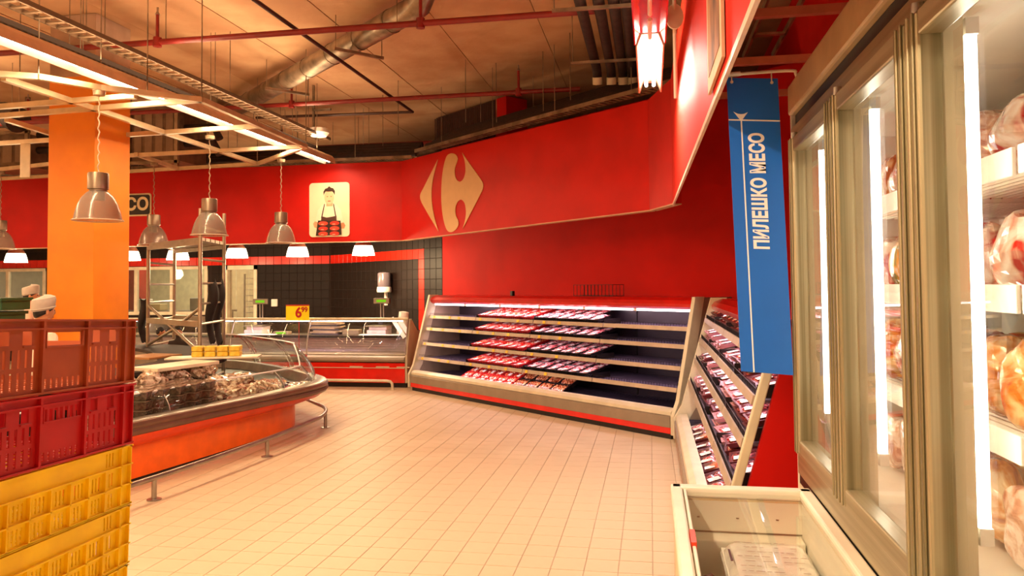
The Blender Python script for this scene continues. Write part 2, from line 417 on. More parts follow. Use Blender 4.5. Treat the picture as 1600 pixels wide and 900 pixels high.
# long near facet: runs back over the camera beside the freezers
a = Vector((.225, 7.65)); b = Vector((.33, -1.5)); root = sempty('trim_4', (.225, 7.65, 2.42))
MB().box(0, (b-a).length, 2.432, FAS1, -.012, 0, wallM(a, b)).build('fascia_board', mat('satin_red_board', '#cf2412', .6, var=.04, scale=2, spec=.12), root)
MB().box(0, (b-a).length, 2.405, 2.432, -.013, .002, wallM(a, b)).build('bottom_edge', mat('pale_edge', '#d8b8a0', .45), root)
# bars tying the fascia to the right wall
for k, yy in enumerate((4.4, 5.6, 6.8, 8.0)):
    tag(MB().bar((.36, yy, 3.55), (XW, yy, 3.55), .06).build('support_bar', mat('pinkish_bar', '#c08068', .5)), 'pale bar tying the red fascia to the right wall, %s from the camera' % ['nearest', 'second', 'third', 'farthest'][k], 'bar', 'fascia support bars')
tr = tag(MB().box(.95, 1.25, 6.0, 6.06, 3.9, 3.98).box(.95, .97, 5.0, 8.0, 3.9, 3.96).box(1.23, 1.25, 5.0, 8.0, 3.9, 3.96).box(.95, 1.25, 7.2, 7.26, 3.9, 3.92).build('cable_tray', GALV), 'short cable tray under the ceiling behind the near red fascia', 'cable tray')

# ---------------- pillar
pil = thing('pillar', 'orange painted square pillar standing behind the stacked crates', 'pillar', (-6.49, 8.0, 0))
MB().box(-6.79, -6.19, 7.7, 8.3, 0, 4.08).build('painted_shaft', ORANGE, pil, bevel=.006)
MB().box(-6.785, -6.195, 7.705, 8.295, 4.08, 4.795).build('bare_concrete_top', CONC2, pil)

# ================================================================== MEAT PACKS (prototypes at the origin)
MEATR = meatmat('meat_red', '#a8120c', '#d8301c', '#f0b8a0', 26)
MEATP = meatmat('meat_pink', '#a03440', '#d07a7c', '#eac4c4', 22)
MEATD = meatmat('meat_dark', '#5a0e0c', '#94201c', '#d08078', 24)
SAUS = meatmat('sausage', '#6a2410', '#b05a2c', '#e0b080', 30)
MIXM = meatmat('marinated_mix', '#b81c0c', '#d86a2c', '#e0d0b8', 30)
TRAYR = mat('red_tray', '#c8141a', .3); TRAYB = mat('black_tray', '#17100f', .3); TRAYW = mat('pink_tray', '#b88088', .35); TRAYM = mat('rose_dark_tray', '#5e2428', .3)
LABELW = mat('label_paper', '#f2eee4', .5)
def tray_mb(w, d, h, t=.012):
    mb = MB(); a = .012
    o = [(-w/2,-d/2),(w/2,-d/2),(w/2,d/2),(-w/2,d/2)]
    b = [(-w/2+a,-d/2+a),(w/2-a,-d/2+a),(w/2-a,d/2-a),(-w/2+a,d/2-a)]
    i = [(-w/2+t,-d/2+t),(w/2-t,-d/2+t),(w/2-t,d/2-t),(-w/2+t,d/2-t)]
    V = [(x,y,0) for x,y in b]+[(x,y,h) for x,y in o]+[(x,y,h) for x,y in i]+[(x*.9,y*.9,h*.45) for x,y in i]
    F = [(3,2,1,0),(12,13,14,15)]
    for q in (0,4,8):
        for k in range(4): F.append((q+k,q+(k+1)%4,q+4+(k+1)%4,q+4+k))
    return mb.add(V, F)
def lumps(kind, w, d, h, rnd):
    mb = MB()
    def blob(cx, cy, cz, rx, ry, rz, rot=0, n=8, m=5):
        vs = []; fs = []
        for i in range(m+1):
            ph = PI*i/m
            for k in range(n):
                th = 2*PI*k/n; q = 1+rnd.uniform(-.08, .08)
                x = rx*math.sin(ph)*math.cos(th)*q; y = ry*math.sin(ph)*math.sin(th)*q
                vs.append((cx+x*math.cos(rot)-y*math.sin(rot), cy+x*math.sin(rot)+y*math.cos(rot), cz+rz*math.cos(ph)))
        for i in range(m):
            for k in range(n): fs.append((i*n+k, i*n+(k+1)%n, (i+1)*n+(k+1)%n, (i+1)*n+k))
        mb.add(vs, fs)
    if kind == 'slices':
        for k in range(4): blob(0, -d*.32+k*d*.21, h*.8+k*.003, w*.42, d*.16, h*.42, rnd.uniform(-.1, .1))
    elif kind == 'chops':
        for k in range(2):
            for j in range(2): blob((k-.5)*w*.42, (j-.5)*d*.42, h*.75, w*.23, d*.22, h*.5, rnd.uniform(-.5, .5))
    elif kind == 'links':
        for k in range(5): blob(-w*.36+k*w*.18, 0, h*.85, w*.085, d*.42, h*.45, rnd.uniform(-.06, .06))
    elif kind == 'whole':
        blob(0, 0, h*.8, w*.42, d*.42, h*.75); blob(w*.1, d*.08, h*1.1, w*.25, d*.25, h*.5)
    return mb
def pack(name, kind, mm, tm_, w=.19, d=.25, h=.035, lab=True, seed=1):
    rnd = random.Random(seed); r = thing(name, name, 'meat pack')
    tray_mb(w, d, h).build('tray', tm_, r)
    lumps(kind, w, d, h, rnd).build('meat', mm, r, smooth=True)
    if lab: MB().box(w*.1, w*.4, -d*.42, -d*.15, h*1.22, h*1.26).build('paper_label', LABELW, r)
    return r
P_red = Rep(pack('meat_pack', 'slices', MEATR, TRAYR, seed=2))
P_red2 = Rep(pack('meat_pack', 'chops', MIXM, TRAYR, seed=3))
P_pink = Rep(pack('meat_pack', 'slices', MEATP, TRAYB, seed=4))
P_pink2 = Rep(pack('meat_pack', 'chops', MEATP, TRAYB, seed=5))
P_saus = Rep(pack('sausage_pack', 'links', SAUS, TRAYB, .24, .22, .05, lab=False, seed=6))
P_mix = Rep(pack('meat_pack', 'chops', MIXM, TRAYR, .19, .22, .05, seed=7))
P_dark = Rep(pack('meat_pack', 'slices', MEATD, TRAYM, .26, .31, .03, seed=8))
P_lite = Rep(pack('meat_pack', 'slices', MEATP, TRAYW, .26, .31, .03, seed=9))
P_roast = Rep(pack('meat_pack', 'whole', meatmat('roast', '#8a2c12', '#c4602c', '#e8a878', 14), TRAYM, .26, .28, .04, seed=10))
P_redr = Rep(pack('meat_pack', 'chops', MEATR, TRAYM, .26, .31, .03, seed=11))

# ================================================================== OPEN FRIDGES
REDB = mat('canopy_red', '#c0140c', .3, coat=.3)
RAIL = mat('price_rail_grey', '#b3a08c', .35, .2)
SHELF = mat('shelf_lavender', '#6a6078', .35, .3, var=.1)
TAG = mat('yellow_price_tag', '#f0c010', .5)
BACKP = mat('fridge_back_panel', '#241a24', .4, var=.08)
WIREM = mat('dark_wire', '#2a2224', .4, .6)
def fridge(name, label, loc, rot, L, shelves, mods, beige_left, beige_right, depth=1.05, tags=(), side_red=None, ztop=1.49):
    r = thing(name, label, 'open fridge', loc, rot)
    M = ROOTM[r.name]
    YZ = lambda x0, x1, poly: MB().prism(poly, x0, x1, M @ Matrix(((0,0,1,0),(1,0,0,0),(0,1,0,0),(0,0,0,1))))
    B = lambda *a: MB().box(*a, M)
    B(.03, L-.03, .03, depth, 0, .065).build('kickplate', BLACK, r)
    B(.02, L-.02, .006, .05, .06, .128).build('red_strip', REDG, r)
    YZ(.02, L-.02, [(0,.125),(0,.235),(.03,.25),(.12,.25),(.12,.125)]).build('bumper', TAUPE, r)
    YZ(.02, L-.02, [(.015,.25),(.02,.285),(.06,.315),(.13,.315),(.13,.25)]).build('front_lip', CREAM, r)
    B(.03, L-.03, .13, depth-.1, .235, .25).build('deck', DARKG, r)
    g = MB(); n = int(L/.05)
    for k in range(n): g.box(.05+k*.05, .058+k*.05, .14, .8, .25, .262)
    g.v = [M @ v for v in g.v]; gg = g.build('deck_grille', DARKG, r); gg['kind'] = 'stuff'
    B(.03, L-.03, depth-.1, depth-.06, .25, 1.36).build('back_panel', BACKP, r)
    seam = [k*L/mods for k in range(1, mods)]
    for s_ in seam: B(s_-.01, s_+.01, depth-.115, depth-.1, .25, 1.36).build('back_upright', BLACK, r)
    B(.03, L-.03, depth-.06, depth, .05, ztop-.02).build('rear_shell', TAUPE, r)
    YZ(.0, L, [(.40,1.385),(.39,1.42),(.42,ztop-.03),(.50,ztop),(depth,ztop),(depth,1.36),(.43,1.36)]).build('canopy', REDB, r)
    for q in range(int(L/.86)):
        tb = B(.06+q*.858, .06+q*.858+.79, .44, .47, 1.333, 1.358).build('light_tube', TUBEC, r)
        B(.06+q*.858+.81, .06+q*.858+.86, .44, .475, 1.33, 1.36).build('tube_holder', WHITEP, tb)
    for (z, u) in shelves:
        for m_ in range(mods):
            a = m_*L/mods+.006+(.03 if m_ == 0 else 0); b = (m_+1)*L/mods-.006-(.03 if m_ == mods-1 else 0)
            sh = YZ(a, b, [(u+.02,z-.005),(depth-.12,z+.01),(depth-.12,z-.01),(u+.02,z-.02)]).build('shelf', SHELF, r)
            YZ(a, b, [(u,z-.028),(u+.012,z+.018),(u+.022,z+.018),(u+.012,z-.028)]).build('price_rail', RAIL, sh)
            f = MB(); 
            for k in range(int((b-a)/.04)): f.box(a+.01+k*.04, a+.013+k*.04, u+.026, u+.029, z, z+.05)
            f.box(a, b, u+.026, u+.029, z+.047, z+.05); f.v = [M @ v for v in f.v]
            f.build('wire_fence', WIREM, sh)
            MB().box(b-.004, b, u+.03, u+.33, z+.005, z+.07, M).build('divider', WIREM, sh)
            if m_ in tags:
                for k in range(3 if m_ < 2 else 2):
                    xx = a+.1+k*.38+random.uniform(-.05, .1)
                    YZ(xx, xx+.05, [(u-.004,z-.022),(u+.006,z+.012),(u+.009,z+.012),(u-.001,z-.022)]).build('price_tag', TAG, sh)
    for (z, u) in shelves:
        l = area('shelf_light', (0,0,0), L-.2, .03, (7 if side_red is None else 5)*L/5*K, PINK); l.matrix_world = M @ Matrix.Translation((L/2, u+.05, z-.035)) @ Matrix.Rotation(math.radians(25), 4, 'X')
    # end panels: a slanted side with a thick front trim
    for side, x0, x1, c in ((0, -.04, 0, beige_left), (1, L, L+.04, beige_right)):
        tw_ = .13 if c else .04
        ep = YZ(x0, x1, [(.02+tw_,.0),(.02+tw_,.25),(.11+tw_,.40),(.42+tw_,ztop),(depth,ztop),(depth,0)]).build('end_panel', side_red if (side_red and side) else TAUPE, r)
        YZ(x0-.004, x1+.004, [(-.012,.05),(-.012,.25),(.075,.40),(.385,ztop+.01),(.42+tw_,ztop+.01),(.11+tw_,.40),(.02+tw_,.25),(.02+tw_,.05)] if c else [(-.012,.05),(-.012,.25),(.075,.40),(.385,ztop+.01),(.43,ztop+.01),(.12,.40),(.03,.25),(.03,.05)]).build('end_trim', CREAM, ep, bevel=.006)
    l = area('fridge_light', (0,0,0), L-.2, .05, 20*L/5*K, PINK); l.matrix_world = M @ Matrix.Translation((L/2, .46, 1.325)) @ Matrix.Rotation(math.radians(20), 4, 'X'); l['_'] = 0; del l['_']
    return r, M
SB = [(.51,.13),(.735,.20),(.965,.27),(1.155,.33)]
ang = math.atan2(-.6493, .7605)
fb, FM = fridge('open_meat_fridge', 'long open meat fridge with red canopy against the red back wall, its right half empty', (CL.x, CL.y, 0), ang, LONG, SB, 4, True, True, tags=(0,1,2))
# small light strips that shine on two of the empty shelves
for (z, u, a, b) in ((.965,.27,3.95,5.1),(1.155,.33,3.5,4.0)): pass
def putpack(P, x, y, z, M, lab, grp, tilt=0, yaw=0, sc=1):
    m = M @ Matrix.Translation((x, y, z)) @ Matrix.Rotation(yaw, 4, 'Z') @ Matrix.Rotation(tilt, 4, 'X')
    l, q, s_ = m.decompose(); o = P.put(l, tuple(q.to_euler()), lab, grp)
    if sc != 1: o.scale = (sc,)*3
    return o
ORD = ['first', 'second', 'third', 'fourth', 'fifth', 'sixth', 'seventh', 'eighth', 'ninth', 'tenth', 'eleventh', 'twelfth', 'thirteenth', 'fourteenth', 'fifteenth', 'sixteenth', 'seventeenth', 'eighteenth', 'nineteenth']
RW = ['front', 'back']
names = ['lowest', 'third', 'second', 'top']
rnd = random.Random(5)
for si, (z, u) in enumerate(SB):
    for row in range(2):
        for k in range(6):
            off = -.12+.04*si
            P = P_red if (k+row) % 3 else P_red2
            putpack(P, 1.42+k*.198+rnd.uniform(-.008,.008), u+.16+row*.25, z+.035+row*.05+.012, FM, 'red tray meat pack, %s shelf of long fridge, %s row, %s from left' % (names[si], RW[row], ORD[k]), 'red tray meat packs on the %s shelf' % names[si], tilt=.20, yaw=rnd.uniform(-.05,.05))
            if si == 3 and k == 5 and row == 1: continue
            P = P_pink if (k+row) % 3 else P_pink2
            putpack(P, 2.70+k*.198+rnd.uniform(-.008,.008), u+.16+row*.25, z+.035+row*.05+.012, FM, 'pink meat in black tray, %s shelf of long fridge, %s row, %s from left' % (names[si], RW[row], ORD[k]), 'black tray meat packs on the %s shelf' % names[si], tilt=.20, yaw=rnd.uniform(-.05,.05))
for row in range(2):
    for k in range(6):
        putpack(P_mix, 1.22+k*.2, .25+row*.2, .28+row*.09, FM, 'colourful marinated pack in long fridge bottom, %s row, %s from left' % (RW[row], ORD[k]), 'marinated packs in the bottom well', tilt=.45, yaw=rnd.uniform(-.1,.1))
    for k in range(4):
        putpack(P_saus, 2.46+k*.25, .25+row*.2, .28+row*.09, FM, 'brown sausage tray in long fridge bottom, %s row, %s from left' % (RW[row], ORD[k]), 'sausage packs in the bottom well', tilt=.45, yaw=rnd.uniform(-.04,.04))
# wire basket and small box left on the canopy
wbk = onc(920, 455, .75); M0 = FM
o = MB(); X0, X1, Y0, Y1, Z0, Z1 = 3.12, 3.82, .6, .8, 1.495, 1.64
for zz in (Z0+.005, Z1): o.bar((X0,Y0,zz),(X1,Y0,zz),.006).bar((X0,Y1,zz),(X1,Y1,zz),.006).bar((X0,Y0,zz),(X0,Y1,zz),.006).bar((X1,Y0,zz),(X1,Y1,zz),.006)
for k in range(12):
    xx = X0+k*(X1-X0)/11; o.bar((xx,Y0,Z0),(xx,Y0,Z1),.005).bar((xx,Y1,Z0),(xx,Y1,Z1),.005).bar((xx,Y0,Z0+.004),(xx,Y1,Z0+.004),.004)
o.v = [FM @ v for v in o.v]; tag(o.build('wire_basket', WIREM), 'black wire basket lying on top of the long open fridge', 'basket')
o = MB().box(1.85, 1.90, .55, .60, 1.49, 1.56, FM); tag(o.build('small_box', BLACK, bevel=.005), 'tiny black box standing on the red canopy of the long fridge', 'box')

SR = [(.65,.14),(.87,.20),(1.08,.255),(1.28,.31)]
LR = 4.22
fr_, RM = fridge('open_side_fridge', 'fully stocked open meat fridge along the right wall, seen end on with red side', (.22, 8.12, 0), -PI/2, LR, SR, 4, True, False, depth=1.25, side_red=REDW)
kinds = [P_dark, P_lite, P_redr, P_lite, P_roast, P_dark, P_lite]
ntxt = ['lowest', 'third', 'second', 'top']
for si, (z, u) in enumerate(SR):
    for row in range(2):
        k = 0; x = .18; P = kinds[si]
        while x < LR-.15:
            if k % 3 == 0: P = rnd.choice(kinds)
            for lay in range(2 if (row == 0 and rnd.random() < .5) else 1):
                putpack(P, x, u+.21+row*.32, z+.04+row*.05+lay*.045, RM, 'meat tray, %s shelf of side fridge, %s row, %s from far end%s' % (ntxt[si], RW[row], ORD[k], ', upper one' if lay else ''), 'meat trays on the %s shelf of the side fridge' % ntxt[si], tilt=.2, yaw=rnd.uniform(-.12,.12))
            x += .272; k += 1
x = .6; k = 0
while x < LR-.1:
    P = rnd.choice([P_roast, P_dark, P_redr])
    for row in range(2): putpack(P, x, .28+row*.27, .28+row*.04, RM, 'meat tray in side fridge bottom, %s row, %s from far end' % (RW[row], ORD[k]), 'meat trays in the well of the side fridge', tilt=.3, yaw=rnd.uniform(-.15,.15))
    x += .27; k += 1
o = tag(MB().prism([(0,0),(.5,0),(.5,.03),(0,.03)], 0, .25, RM @ Matrix.Translation((3.9,.6,1.495))).build('small_tray', BLACK), 'flat dark tray lying on top of the side fridge', 'tray')

# ================================================================== SERVICE COUNTER AT THE BACK
cx0, cx1 = -10.5, -3.92
sc = thing('service_counter', 'long glass fronted service meat counter with red base against the tiled back area', 'counter', (-7.2, 12.3, 0))
MB().box(cx0, cx1, 12.0, 12.95, 0, .08).build('kickplate', BLACK, sc)
MB().box(cx0, cx1, 11.93, 12.95, .08, .40).build('red_front', REDG, sc, bevel=.006)
MB().box(cx0, cx1, 11.915, 11.93, .315, .325).build('trim_line', CREAM, sc)
for xx in (-5.9, -4.85, -4.05, -7.6, -4.4): MB().box(xx, xx+.22, 11.912, 11.93, .33, .345).build('vent_slot', CREAM, sc)
MB().prism([(11.90,.42),(11.88,.45),(11.90,.485),(11.96,.51),(12.0,.51),(12.0,.40)], cx0, cx1, Matrix(((0,0,1,0),(1,0,0,0),(0,1,0,0),(0,0,0,1)))).build('bumper', TAUPE, sc)
MB().box(cx0, cx1, 12.0, 12.6, .50, .53).build('display_deck', TAUPE, sc)
BW = mat('ribbed_display_back', '#c8b4c0', .3, .3)
p = MB()
for k in range(6): p.box(cx0, cx1, 12.55, 12.6-.004*(k % 2), .53+k*.042, .53+k*.042+.038)
p.build('ribbed_back', BW, sc)
MB().box(cx0, cx1, 12.4, 12.95, .785, .815).build('work_surface', STEEL, sc)
MB().box(cx0, cx1, 12.385, 12.4, .77, .81).build('dark_edge', BLACK, sc)
MB().tube([(cx0,12.12,1.105),(cx1,12.12,1.105)], .022, 10).build('top_rail', CREAM, sc, smooth=True)
MB().box(cx0, cx1-.1, 12.14, 12.16, 1.06, 1.075).build('light_tube', TUBEC, sc)
def cprof(k): t = k/7; return (11.95+.17*t**1.8, .53+.57*t)
for a, b in ((cx0, -8.6), (-8.58, -7.02), (-7.0, -5.63), (-5.61, cx1-.02)):
    MB().strip([[(a, *cprof(k)) for k in range(8)], [(b, *cprof(k)) for k in range(8)]]).build('curved_glass', GLASS, sc, smooth=True, solid=.006)
for xx in (-8.59, -7.01, -5.62, cx1+.01):
    MB().tube([(xx, *cprof(k)) for k in range(8)], .012, 8).build('glass_bracket', STEEL, sc, smooth=True)
MB().prism([(11.95,.41),(11.95,.53),(12.12,1.1),(12.2,1.1),(12.5,.9),(12.95,.82),(12.95,.08),(11.95,.08)], cx1, cx1+.035, Matrix(((0,0,1,0),(1,0,0,0),(0,1,0,0),(0,0,0,1)))).build('end_panel', CREAM, sc)
l = area('counter_light', (-7.2, 12.16, 1.04), 6.2, .04, 20*K, PINK)
gr = thing('guard_rail', 'low pale tubular guard rail in front of the red service counter', 'rail', (-5.2, 11.7, 0))
MB().tube([(-10, 11.72, .14)]+[(-4.15, 11.72, .14),(-4.09,11.72,.13),(-4.06,11.72,.10),(-4.05,11.72,.0)], .022, 10).build('rail_tube', CREAM, gr, smooth=True)
MB().lathe([(0,0),(.05,0),(.05,.01),(0,.012)], 16, (-4.05,11.72,0)).build('foot_plate', CREAM, gr)
# scales
LCD = mat('green_lcd', '#5a8a10', .3, emis='#6cff10', estr=.35)
PWH = mat('pinkish_white_plastic', '#d8c4c4', .35)
def scale_thing(x, y, label):
    s_ = thing('weighing_scale', label, 'scale', (x, y, .815))
    MB().box(x-.17, x+.17, y-.15, y+.15, .815, .90).box(x-.15, x+.17, y-.1, y+.16, .90, .96).build('scale_body', PWH, s_, bevel=.01)
    MB().box(x-.19, x+.19, y-.17, y+.17, .962, .975).build('weighing_plate', STEEL, s_, bevel=.004)
    MB().box(x-.06, x+.02, y+.12, y+.16, .9, 1.10).build('dark_column', DARKG, s_)
    MB().tube([(x-.02,y+.14,1.08),(x-.02,y+.14,1.37)], .012, 8).tube([(x+.03,y+.14,1.08),(x+.03,y+.14,1.37)], .012, 8).build('display_pole', STEEL, s_, smooth=True)
    MB().box(x-.14, x+.15, y+.10, y+.16, 1.34, 1.44).build('display_head', BLACK, s_, bevel=.008)
    MB().box(x-.135, x+.145, y+.094, y+.1, 1.345, 1.435).box(x-.13, x+.14, y+.09, y+.1, 1.35, 1.43).build('display_bezel', TAUPE, s_)
    MB().box(x-.08, x+.09, y+.084, y+.091, 1.37, 1.41).build('green_display', LCD, s_)
    return s_
p = ony(404, 500, 12.65); scale_thing(p.x, 12.6, 'white shop scale with green pole display at the left of the service counter')
p = ony(594, 500, 12.65); scale_thing(p.x, 12.6, 'white shop scale with green pole display at the right end of the service counter')
p = ony(438, 516, 12.5); s_ = thing('label_printer', 'low grey device with green display beside the left scale', 'printer', (p.x, 12.55, .815))
MB().box(p.x-.14, p.x+.14, 12.5, 12.65, .815, .87).build('casing', TAUPE, s_, bevel=.01); MB().box(p.x-.08, p.x+.1, 12.49, 12.5, .83, .86).build('green_display', LCD, s_)
# price sign
YC = mat('yellow_card', '#ffe800', .5, var=.02); RP = mat('red_print', '#b8120c', .5)
a = ony(447, 478, 11.84); b = ony(483, 497, 11.84)
ps = thing('price_sign', 'yellow price card reading 6 99 on a thin red rod at the service counter', 'sign', ((a.x+b.x)/2, 11.84, .5))
xm = (a.x+b.x)/2; zt = a.z
MB().box(a.x, b.x, 11.835, 11.843, zt-.24, zt).build('card', YC, ps)
MB().box(a.x, b.x, 11.832, 11.845, zt, zt+.02).build('red_header', RP, ps)
MB().tube([(xm+.02,11.85,.52),(xm+.02,11.85,zt-.2)], .005, 6).build('rod', RP, ps)
MB().box(xm-.14, xm+.14, 11.86, 11.9, .50, .525).build('foot', RP, ps)
text('6', .23, RP, frameM((xm+.02, 11.83, zt-.115), (1,0,0), (0,0,1)), ps, bold=.006, name='digit')
text('99', .115, RP, frameM((xm+.125, 11.83, zt-.065), (1,0,0), (0,0,1)), ps, bold=.003, name='digits')
# things on the work surface
PAPER = mat('wrapping_paper', '#b8a088', .6)
p = ony(510, 505, 12.6)
st = thing('paper_stack', 'untidy stack of wrapping paper in the middle of the service counter', 'paper', (p.x, 12.65, .815))
for k in range(9):
    MB().box(-.26, .26, -.14, .14, 0, .022, Matrix.Translation((p.x+rnd.uniform(-.05,.05), 12.66, .817+k*.024)) @ Matrix.Rotation(rnd.uniform(-.2,.2), 4, 'Z')).build('paper_sheets', PAPER if k % 3 else DARKG, st)
p = ony(549, 517, 12.6); tag(MB().box(p.x-.15, p.x+.15, 12.55, 12.72, .816, .90).build('tub', TAUPE, bevel=.01), 'grey low tub right of the paper stack on the service counter', 'tub')
p = ony(626, 495, 12.65)
rl = thing('paper_roll', 'white paper roll standing tilted at the right end of the service counter', 'paper roll', (p.x, 12.7, .815))
MB().lathe([(0,0),(.09,0),(.085,.38),(.03,.39),(0,.39)], 18, M=Matrix.Translation((p.x, 12.7, .82)) @ Matrix.Rotation(.12, 4, 'Y')).build('roll', WHITEP, rl, smooth=True)
for k, (px_, py_) in enumerate(((622, 512), (632, 510))):
    p = ony(px_, py_, 12.3)
    tag(MB().box(-.035, .035, 0, .008, -.2, .2, Matrix.Translation((p.x, 12.3, .95)) @ Matrix.Rotation(-.6, 4, 'Y')).build('plastic_card', WHITEP), ['white plastic strip leaning at the counter end, left one', 'white plastic strip leaning at the counter end, right one'][k], 'card')
for k, (px_, w_) in enumerate(((405, .34), (596, .36))):
    p = ony(px_, 524, 12.42); tag(MB().box(p.x-w_, p.x+w_, 12.3, 12.42, .818, .835).build('white_tray', WHITEP, bevel=.004), ['white slab in front of the left scale', 'white slab in front of the right scale'][k], 'tray')
# soap dispenser and socket on the tiled wall
def tilept(px, py):
    d = ray(px, py); n = Vector((-(A1-BD).y, (A1-BD).x)); t = n.dot(BD)/n.dot(Vector((d.x, d.y))); return EYEV+d*t
p = tilept(612, 455); I2 = frameM((p.x, p.y, 0), ((A1-BD).x, (A1-BD).y, 0), (0,0,1))
sd = thing('soap_dispenser', 'grey and white soap dispenser mounted on the dark tiled wall', 'dispenser', (p.x, p.y, 1.6))
MB().lathe([(0,0),(.12,0),(.125,.05),(.125,.24),(.11,.27),(0,.28)], 20, M=I2 @ Matrix.Translation((0, 1.63, .165)) @ Matrix.Rotation(-PI/2, 4, 'X')).build('container', mat('smoky_plastic', '#6a6068', .15), sd, smooth=True)
MB().lathe([(0,0),(.13,0),(.14,.03),(.13,.1),(0,.11)], 20, M=I2 @ Matrix.Translation((0, 1.53, .165)) @ Matrix.Rotation(-PI/2, 4, 'X')).build('housing', WHITEP, sd, smooth=True)
MB().box(-.03, .03, 1.28, 1.54, .1, .15, I2).build('lever', WHITEP, sd, bevel=.01)
p = tilept(430, 473); p = ony(430, 473, YB)
tag(MB().box(p.x-.07, p.x+.07, YB-.05, YB-.008, p.z-.08, p.z+.08).build('wall_switch', WHITEP, bevel=.01), 'small white switch box on the dark tiled wall', 'switch')

# ================================================================== ISLAND COUNTER
rim = [(-4.95,2.2),(-4.62,3.6),(-4.42,4.8),(-4.22,5.85),(-3.98,7.0),(-3.80,7.8),(-3.74,8.25),(-3.80,8.65),(-4.05,9.1),(-4.6,9.65),(-5.3,10.25),(-6.1,10.75),(-7.0,10.95)]
base = [(-5.05,2.2),(-4.74,3.6),(-4.54,4.8),(-4.36,5.85),(-4.19,7.0),(-4.10,7.8),(-4.09,8.2),(-4.14,8.5),(-4.35,8.8),(-4.85,9.3),(-5.5,9.9),(-6.2,10.35),(-7.0,10.55)]
inn = [(-5.75,2.2),(-5.45,3.6),(-5.25,4.8),(-5.10,5.85),(-4.93,7.0),(-4.88,7.6),(-4.90,7.9),(-5.0,8.15),(-5.15,8.4),(-5.5,8.8),(-6.0,9.3),(-6.6,9.75),(-7.2,9.95)]
rimc = catmull([(*p, 0) for p in rim], 6); basec = catmull([(*p, 0) for p in base], 6); innc = catmull([(*p, 0) for p in inn], 6)
isl = thing('island_counter', 'curved island display counter with orange base and steel bumper rim', 'counter', (-4.8, 7.0, 0))
def lerp2(a, b, t, z): return (a.x+(b.x-a.x)*t, a.y+(b.y-a.y)*t, z)
N = len(rimc)
MB().strip([[lerp2(basec[i], innc[i], .02, 0.0), lerp2(basec[i], innc[i], .02, .03)] for i in range(N)]).build('black_plinth', BLACK, isl, smooth=True)
MB().strip([[(basec[i].x, basec[i].y, .03), (basec[i].x, basec[i].y, .30)] for i in range(N)]).build('orange_base', ORBASE, isl, smooth=True)
MB().strip([[lerp2(basec[i], rimc[i], t, z) for t, z in ((0,.30),(.3,.315),(.75,.37),(.93,.42))] for i in range(N)]).build('flared_skirt', mat('orange_red_laminate', '#f2480a', .35, coat=.3), isl, smooth=True)
BUMP = mat('bronze_bumper', '#7c5c4c', .32, .5)
MB().strip([[lerp2(basec[i], rimc[i], t, z) for t, z in ((.90,.42),(.98,.425),(1.02,.45),(1.0,.475),(.97,.48),(1.0,.487),(1.01,.51),(.96,.53),(.85,.535))] for i in range(N)]).build('bumper_rim', BUMP, isl, smooth=True)
MB().strip([[lerp2(rimc[i], innc[i], t, z) for t, z in ((.03,.537),(.08,.555),(.14,.55),(.16,.44))] for i in range(N)]).build('steel_edge', STEEL, isl, smooth=True)
MB().strip([[lerp2(rimc[i], innc[i], t, z) for t, z in ((.16,.44),(1.0,.42),(1.0,.80))] for i in range(N)])  .build('display_well', BLACK, isl, smooth=True)
lw = MB().strip([[lerp2(rimc[i], innc[i], t, z) for t, z in ((.88,.80),(.88,.84),(1.45,.84),(1.45,.80),(.88,.80))] for i in range(N)]).build('worktop_ledge', mat('dark_ledge', '#241a18', .7), isl, smooth=True)
MB().strip([[lerp2(rimc[i], innc[i], t, z) for t, z in ((1.40,.8),(1.40,0))] for i in range(N)]).build('inner_panel', STEEL, isl, smooth=True)
MB().strip([[lerp2(rimc[i], innc[i], t, z) for t, z in ((1.02,.42),(1.4,.42))] for i in range(N)]).build('inner_shelf', DARKG, isl)
# glass in curved panes, taller round the far end
def gtop(i): 
    u = i/(N-1); return .74 if i <= 38 else .74+min(1, (i-38)/5)*.22
segs = [(0,10),(10,20),(20,30),(30,38),(38,46),(46,54),(54,62),(62,N-1)]
for a, b in segs:
    rows = []
    for i in range(a, b+1):
        h = gtop(min(i, b) if b > 38 else 30); lean = .18+.25*(h-.55)
        rows.append([lerp2(rimc[i], innc[i], .10+.22*t**1.6*(h-.5)*2, .55+(h-.55)*t) for t in (0,.25,.5,.75,1)])
    MB().strip(rows).build('glass_pane', GLASS, isl, smooth=True, solid=.006)
    MB().tube([r[-1] for r in rows], .008, 6).build('glass_edge_glint', mat('painted_edge_glint', '#f4f4f4', .2), isl, smooth=True)  # white rod paints the bright line of light along the glass edge
    MB().tube([Vector(q) for q in rows[0]], .004, 6).build('glass_clip', STEEL, isl, smooth=True)
# orange rail around the island
rail = thing('bumper_rail', 'curved steel bumper rail on short posts around the orange island', 'rail', (-3.75, 7, 0))
rp = [(-4.45,2.4,.17),(-4.10,4.0,.17),(-3.83,5.45,.17),(-3.70,6.9,.17),(-3.69,7.9,.17),(-3.74,8.4,.17),(-3.92,8.85,.17),(-4.2,9.2,.17),(-4.7,9.75,.17),(-5.3,10.3,.17),(-6.1,10.95,.17)]
MB().tube(catmull(rp, 6), .022, 10).build('rail_tube', STEEL, rail, smooth=True)
for (x, y) in ((-3.83,5.45),(-3.69,6.98),(-3.76,8.5),(-5.25,10.25),(-4.2,3.6)):
    MB().lathe([(0,0),(.055,0),(.055,.008),(.02,.012),(.02,.16)], 14, (x,y,0)).build('post', STEEL, rail, smooth=True)
